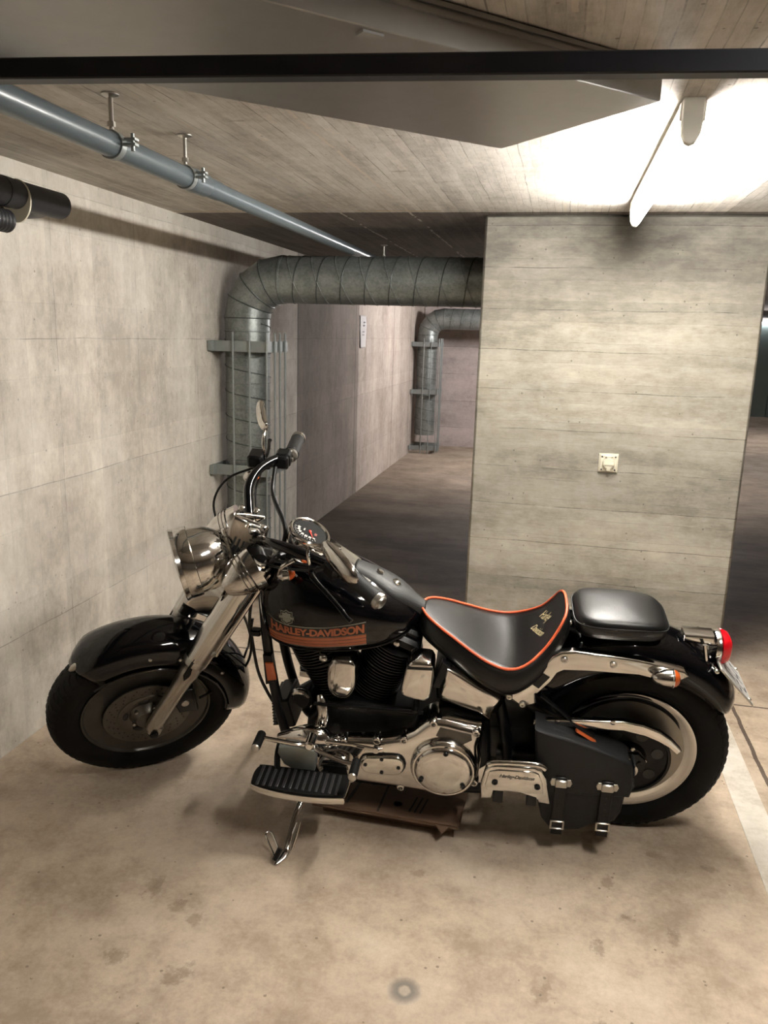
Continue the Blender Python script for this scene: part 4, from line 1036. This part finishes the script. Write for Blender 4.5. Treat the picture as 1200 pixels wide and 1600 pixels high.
P('shift_rod', MB().tube([(.93, .235, .392), (.85, .225, .380), (.78, .225, .372)], [.006, .006, .006], 10).lathe((.775, .215, .371), Y, [(0, .010), (.018, .010)], 16).tube([(.775, .225, .371), (.755, .22, .374)], [.007, .002]), CHROME, sl)
# folded passenger board
pbo = [(.437, .370), (.425, .387), (.405, .394), (.295, .399), (.272, .388), (.258, .355), (.240, .268), (.275, .268), (.280, .296), (.336, .297), (.410, .296), (.413, .268), (.447, .264), (.449, .31)]
pb_ = P('passenger_footboard', MB().prism(pbo, .248, .272, .007), CHROME)
P('board_face', MB().prism([(.425, .372), (.40, .381), (.296, .386), (.280, .378), (.268, .345), (.262, .305), (.28, .304), (.43, .303), (.437, .32)], .270, .2755, .004), CHROME, pb_)
P('board_rim_bar', MB().tube([(.430, .262, .386), (.40, .262, .398), (.29, .262, .403), (.262, .262, .390)], .009, 12, sm=4), CHROME, pb_)
m = MB()
for u, w_ in ((.408, .335), (.282, .332)): m.lathe((u, .275, w_), Y, [(0, .009), (.004, .009), (.006, .007), (.006, .003), (.003, .0025)], 20)
P('board_screws', m, SATIN, pb_)
tm = text_mb('Harley-Davidson', .0165, .4, .0005, .92); tm.v = [V(.345-p.x, .2762, .360+p.y) for p in tm.v]
P('board_script', tm, simple('grey_engraving', (.16, .15, .13), .4), pb_)
P('board_pivot', MB().box((.395, .23, .265), (.03, .06, .05), ch=.004).box((.295, .23, .265), (.03, .06, .05), ch=.004).cyl((.43, .21, .29), (.26, .21, .29), .012), SATIN, pb_)
P('board_support', MB().tube([(.345, .11, .30), (.345, .21, .29)], .014), SATIN, pb_)
# side stand
FP = Vector((1.015, .452, .098))
m = MB().tube([(1.0, .165, .185), (1.005, .20, .175), (1.02, .30, .148), FP+V(.006, -.035, .020)], [.013, .012, .011, .011], 14)
sd = P('side_stand', m, CHROME)
inv = BIKE_M.inverted()
g1 = lambda x, y, z: inv @ V(x, y, z)
m = MB(); R_ = []
tp = g1(-.682, 2.085, .075); 
for c, a, b in ((g1(-.684, 2.088, .085), .009, .009), (g1(-.690, 2.060, .055), .012, .008), (g1(-.698, 2.035, .030), .016, .006), (g1(-.708, 2.010, .012), .014, .005), (g1(-.722, 1.985, .006), .006, .004)):
    x, y, d_ = basis(g1(-.72, 1.985, .006)-g1(-.684, 2.088, .085)); X_ = g1(1, .3, 0)-g1(0, 0, 0); X_.normalize(); Yv = d_.cross(X_).normalized()
    R_.append([c+X_*a*cos(2*pi*j/16)+Yv*b*sin(2*pi*j/16) for j in range(16)])
P('stand_foot', MB().rings(R_), CHROME, sd)
P('foot_loop', MB().tube([g1(-.730, 1.995, .030), g1(-.765, 2.03, .052), g1(-.775, 2.045, .058), g1(-.770, 2.055, .062), g1(-.755, 2.05, .058), g1(-.722, 2.015, .036)], .0028, 8, sm=4), CHROME, sd)
P('foot_bumper', MB().cyl(g1(-.728, 1.995, .012), g1(-.716, 2.012, .042), .009), SATIN, sd)
P('stand_pivot', MB().box((1.0, .15, .185), (.05, .06, .04), ch=.006), SATIN, sd)

# ------------------------------------------------------------------ fork, nacelle, headlamp (all steered)
AX = SAX; f0 = V(1.621, 0, .312); f1 = V(1.203, 0, .962)
def leg(s):
    y = .108*s; L = lambda t: V(f0.x+(f1.x-f0.x)*t, y, f0.z+(f1.z-f0.z)*t)
    d_ = (f1-f0).normalized(); c = L(0)
    lg = P('fork_leg', MB().lathe(L(-.01), d_, [(0, .018), (.004, .024), (.03, .027), (.20, .027), (.27, .031), (.285, .035), (.31, .035), (.335, .037), (.34, .041), (.36, .041), (.37, .036)], 36), CHROME2, None, True)
    P('fork_cover', MB().lathe(L(.46), d_, [(0, .040), (.003, .0435), (.12, .0445), (.36, .0455), (.40, .047), (.412, .046), (.42, .042), (.424, .034)], 40), CHROME, lg, True)
    P('cover_ridge', MB().tube([L(.50)+V(-.036, .028*s, -.01), L(.97)+V(-.038, .028*s, -.01)], .007, 10), CHROME, lg, True)
    P('fork_cap', MB().lathe(L(.99), d_, [(0, .034), (.012, .034), (.020, .030), (.022, .018), (.020, .012)], 32), CHROME, lg, True)
    P('slider_recess', MB().prism([(1.445, .640), (1.425, .628), (1.470, .560), (1.49, .548), (1.488, .572)], (y+.028*s), (y+.034*s), .002), SATIN, lg, True)
    P('axle_nut', MB().lathe(V(f0.x, y-.03*s, f0.z-.005), V(0, s, 0), [(0, .02), (.045, .018), (.052, .014), (.065, .014), (.067, .006)], 6), SATIN, lg, True)
    P('axle_clamp', MB().box(L(.02)+V(.0, 0, -.012), (.044, .05, .05), Matrix.Rotation(-RK, 3, 'Y'), ch=.008), CHROME2, lg, True)
    P('leg_bolt', MB().lathe(L(.52)+V(-.02, .04*s, 0), V(0, s, 0), [(0, .009), (.005, .009), (.006, .004)], 12), CHROME2, lg, True)
leg(1); leg(-1)
# triple clamp and neck
P('fork_bridge', MB().tube([V(f1.x, -.10, f1.z+.0), V(f1.x, .10, f1.z)], .028, 16).box((1.235, 0, .90), (.06, .22, .035), Matrix.Rotation(-RK, 3, 'Y'), ch=.008).box((1.34, 0, .735), (.05, .20, .04), Matrix.Rotation(-RK, 3, 'Y'), ch=.008), SATIN, None, True)
# nacelle shield: folded sheet wrapped in front of the fork tops
def nac(a, b):   # a -1..1 across, b 0..1 up the fork
    t = .60+b*.50
    base = V(f0.x+(f1.x-f0.x)*t, 0, f0.z+(f1.z-f0.z)*t)
    hw_ = .140 if b < .40 else .140*(1-((b-.40)/.60)**1.2*.82)
    hw_ = hw_*(.30+.70*min(1, b/.34))
    y = a*hw_; bulge = .105*(1-abs(a)**1.4)+.012+.01*max(0, b-.5)
    fwd = V(cos(RK), 0, sin(RK))
    return base+fwd*(bulge-.03)+V(0, y, 0)
m = MB().grid(lambda i, j: nac(2*j-1, i), 24, 28)
nc = P('nacelle_shield', m, CHROME, None, True, ang=50, mods=SOL(.004))
m = MB(); 
for a in (-1, 1): m.tube([nac(a, i/24) for i in range(25)], .0042, 8)
m.tube([nac(a/14-1, 1) for a in range(29)], .0042, 8)
P('shield_rim', m, CHROME, nc, True)
for s in (-1, 1):
    m = MB()
    for k in range(3): m.tube([nac(s*(.42+.11*k), .60)+V(.006, 0, .004), nac(s*(.42+.11*k), .84)+V(.006, 0, .004)], .0035, 8)
    P('louvre_lines', m, simple('dark_louvre_groove', (.05, .05, .045), .4, .6) if s < 0 else bpy.data.materials['dark_louvre_groove'], nc, True)
    c = V(1.255, .105*s, .925); d_ = V(.75, .12*s, -.25).normalized()
    ear = P('nacelle_ear', MB().lathe(c-d_*.02, d_, [(-.03, .072), (.02, .066), (.05, .055), (.078, .040), (.088, .030), (.09, .0)], 40), CHROME, nc, True)
    m = MB()
    for k in range(3): m.lathe(c-d_*(.02-.012*k), d_, [(0, .0685-.003*k), (.003, .072-.003*k), (.006, .0675-.003*k)], 40, False)
    P('ear_ridges', m, CHROME, nc, True)
# headlamp
hc = V(1.384, 0, .930); hd = V(1, 0, -.10).normalized()
m = MB().lathe(hc, hd, [(-.122, 0.0000), (-.121, 0.0190), (-.115, 0.0399), (-.102, 0.0608), (-.080, 0.0798), (-.050, 0.0950), (-.02, 0.1035), (.0, 0.1064), (.004, 0.1074)], 64)
hl = P('headlight', m, CHROME, None, True)
P('headlight_ring', MB().lathe(hc, hd, [(-.004, 0.1064), (-.002, 0.1102), (.012, 0.1121), (.030, 0.1116), (.042, 0.1074), (.046, 0.0988), (.040, 0.0950)], 64, False), CHROME, hl, True)
P('headlight_lens', MB().lathe(hc, hd, [(.040, 0.0960), (.048, 0.0836), (.056, 0.0522), (.058, 0.0190), (.058, 0)], 64), GLASS, hl, True)
P('seam_strip', MB().tube([hc+hd*a+V(0, r*sin(.9), 0)+V(0, 0, -r*cos(.9)*-0) for a, r in ((-.02, 0.1040), (.004, .114))], .002), SATIN, hl, True)
P('visor_ring', MB().lathe(hc, hd, [(.036, 0.1102), (.048, 0.1149), (.051, 0.1130), (.040, 0.1064)], 64, False), CHROME, hl, True)
P('headlight_mount', MB().lathe(hc, hd, [(-.16, 0.0475), (-.14, 0.0551), (-.118, 0.0532), (-.112, 0.0399)], 40), SATIN, hl, True)
P('mount_ring', MB().lathe(hc, hd, [(-.104, 0.0684), (-.108, 0.0722), (-.114, 0.0722), (-.117, 0.0665)], 48, False), CHROME, hl, True)

# ------------------------------------------------------------------ handlebar
bp_ = [(1.190, .0, 1.000), (1.190, .04, 1.002), (1.182, .09, 1.030), (1.165, .145, 1.062), (1.120, .20, 1.074), (1.06, .25, 1.060), (.985, .305, 1.030), (.935, .385, 1.010)]
full_ = [V(a, -b, c) for a, b, c in bp_[:0:-1]]+[V(*p) for p in bp_]
hb = P('handlebar', MB().tube(full_, .0155, 16, sm=6), PAINT, None, True)
m = MB().prism([(1.208, 1.040), (1.184, 1.032), (1.174, 1.020), (1.182, 1.008), (1.206, 1.018), (1.214, 1.030)], -.046, .046, .005)
rs = P('handlebar_clamp', m, CHROME, None, True, mods=BEV(.003))
m = MB()
for s in (-1, 1):
    m.tube([(1.20, .045*s, .955), (1.195, .045*s, 1.0)], .020, 16)
    for u in (1.170, 1.215): m.lathe((u, .042*s, 1.035+(u-1.17)*.5), V(-.4, 0, 1), [(0, .009), (.012, .009), (.014, .005)], 12)
P('riser_posts', m, CHROME, rs, True)
for s in (-1, 1):
    a, b = V(.985, .305*s, 1.030), V(.925, .425*s, 1.008); d_ = (b-a).normalized()
    g = P('hand_grip', MB().lathe(a, d_, [(-.005, .022), (.0, .0265), (.008, .0265), (.012, .0240), (.110, .0240), (.114, .022)], 28), GRIP, None, True)
    P('grip_band', MB().lathe(a, d_, [(.118, .0225), (.119, .0255), (.130, .0255), (.131, .0225)], 28).lathe(a, d_, [(-.018, .021), (-.016, .024), (-.002, .024), (.0, .021)], 28), CHROME2, g, True)
    P('grip_end', MB().lathe(a, d_, [(.110, .022), (.132, .022), (.138, .018), (.139, 0)], 28), CHROME2, g, True)
    c = V(1.018, .277*s, 1.042); rr = Matrix((V(.0, 0, 0), V(0, 0, 0), V(0, 0, 0)))
    xx, yy, zz = basis(d_)
    rr = Matrix((xx, yy, zz)).transposed()
    sw = P('switch_housing', MB().box(c, (.052, .050, .058), rr, ch=.010).box(c-d_*.035, (.045, .045, .022), rr, ch=.006), SATIN, None, True)
    P('switch_buttons', MB().box(c+V(-.026, .008*s, .012), (.010, .016, .010), rr, ch=.002).box(c+V(-.024, -.012*s, -.006), (.010, .016, .010), rr, ch=.002), CHROME2, sw, True)
    pv = V(1.078, .262*s, 1.040)
    lv = P('lever_perch', MB().tube([c+V(.005, -.02*s, 0), pv], [.018, .013], 12).lathe(pv-V(0, 0, .014), (0, 0, 1), [(0, .012), (.028, .012)], 16), SATIN, None, True)
    P('hand_lever', MB().tube([pv, (1.086, .29*s, 1.036), (1.066, .335*s, 1.020), (1.045, .39*s, 1.008), (1.032, .435*s, 1.000), (1.025, .452*s, .998)], [.008, .009, .0075, .007, .0065, .0085], 10, sm=5, flat=(1, .75)), PAINT, lv, True)
    if s < 0: P('brake_reservoir', MB().box((1.112, -.262, 1.072), (.050, .044, .066), rr, ch=.006), SATIN, lv, True)
    # mirror
    mc = V(1.030, .372, 1.150) if s > 0 else V(1.055, -.385, 1.150); MR = Matrix.Rotation(radians(15 if s > 0 else -8), 3, 'Z'); N_ = V(-1, -.05*s, .05).normalized()
    o_ = [(-.095, .010), (-.085, .028), (-.045, .042), (.01, .046), (.055, .036), (.085, .014), (.090, -.008), (.075, -.026), (.035, -.038), (-.02, -.038), (-.07, -.022), (-.092, -.006)]
    L_ = smooth([V(0, a_*s, b_) for a_, b_ in o_], 3, True)
    back = [[mc+MR@(p*k*.88+V(dx, 0, 0)) for p in L_] for dx, k in ((-.006, 1.0), (.0, 1.02), (.006, .98), (.014, .82), (.020, .5), (.022, .08))]
    mi = P('mirror', MB().rings(back), CHROME, None, True)
    P('mirror_glass', MB().rings([[mc+MR@(p*.82+V(dx, 0, 0)) for p in L_] for dx in (-.008, -.0062)]), simple('mirror_glass', (.75, .75, .73), .01, 1) if s < 0 else bpy.data.materials['mirror_glass'], mi, True)
    P('mirror_stem', MB().tube([pv+V(.005, -.004*s, .01), pv+V(.010, -.01*s, .055), V(1.085, .268*s, 1.135), V(1.07, .30*s, 1.150), mc+V(.012, -.05*s, -.01)], .0048, 10, sm=4), CHROME, mi, True)
    sg = signal('turn_signal', (1.150, .205*s, .985) if s > 0 else (1.15, -.215, 1.04), (-1, .1*s, .0), None, True, .042, .019)
    P('signal_stem', MB().tube([(1.165, .205*s, .99), (1.155, .215*s, 1.03), (1.12, .22*s, 1.05)], .006, 10, sm=3), CHROME, sg, True)
# cables and hoses (from the steered bars down to the frame)
def F_(*p): return FK @ V(*p)
cb = [[F_(1.085, .262, 1.035), F_(1.15, .18, .99), F_(1.19, .10, .95), V(1.14, .08, .92), V(1.16, .06, .85)],
      [F_(1.05, .25, 1.02), V(1.06, .14, .955), V(1.10, .10, .94), V(1.13, .06, .93)],
      [F_(1.10, -.26, 1.04), F_(1.21, -.28, 1.00), F_(1.27, -.26, .93), F_(1.27, -.20, .86), F_(1.25, -.10, .82)],
      [F_(1.10, -.26, 1.02), F_(1.13, -.24, .96), F_(1.15, -.16, .93), F_(1.18, -.08, .93)]]
P('control_cable', MB().tube(cb[0], .0042, 8, sm=6), CABLE); P('control_cable', MB().tube(cb[1], .0055, 8, sm=6), CABLE)
P('control_cable', MB().tube(cb[2], .0040, 8, sm=6), CABLE); P('control_cable', MB().tube(cb[3], .0040, 8, sm=6), CABLE)
P('wiring_sleeve', MB().tube([F_(1.06, -.225, 1.05), F_(1.09, -.15, 1.0), V(1.10, -.03, 1.0), V(1.09, .02, .965), V(1.10, .06, .93)], .0075, 10, sm=6), CABLE)
P('wiring_sleeve', MB().tube([F_(1.09, .21, 1.045), F_(1.12, .14, 1.0), V(1.08, .12, .965), V(1.11, .09, .93), V(1.14, .06, .88)], .0085, 10, sm=6), CABLE)
P('throttle_rod', MB().tube([F_(1.16, .06, .985), F_(1.14, .14, .97), F_(1.11, .20, .962)], .003, 8), CHROME2)
P('brake_hose', MB().tube([V(1.17, .06, .88), V(1.205, .06, .72), V(1.205, .055, .62), V(1.195, .05, .50), V(1.165, .055, .42), V(1.13, .06, .36)], .0055, 8, sm=6), CABLE)
P('brake_hose', MB().tube([F_(1.28, .10, .80), F_(1.25, .04, .62), F_(1.245, .03, .50), F_(1.27, .03, .41), F_(1.33, .02, .33), F_(1.45, .07, .35)], .0048, 8, sm=6), CABLE)
P('speedometer_cable', MB().tube([V(1.20, .05, .70), V(1.22, .05, .60), F_(1.255, .0, .46), F_(1.31, .0, .35), F_(1.42, -.05, .30)], .0042, 8, sm=6), CABLE)
P('cable_clip', MB().box((1.19, .055, .655), (.035, .03, .022), ch=.004), SATIN)
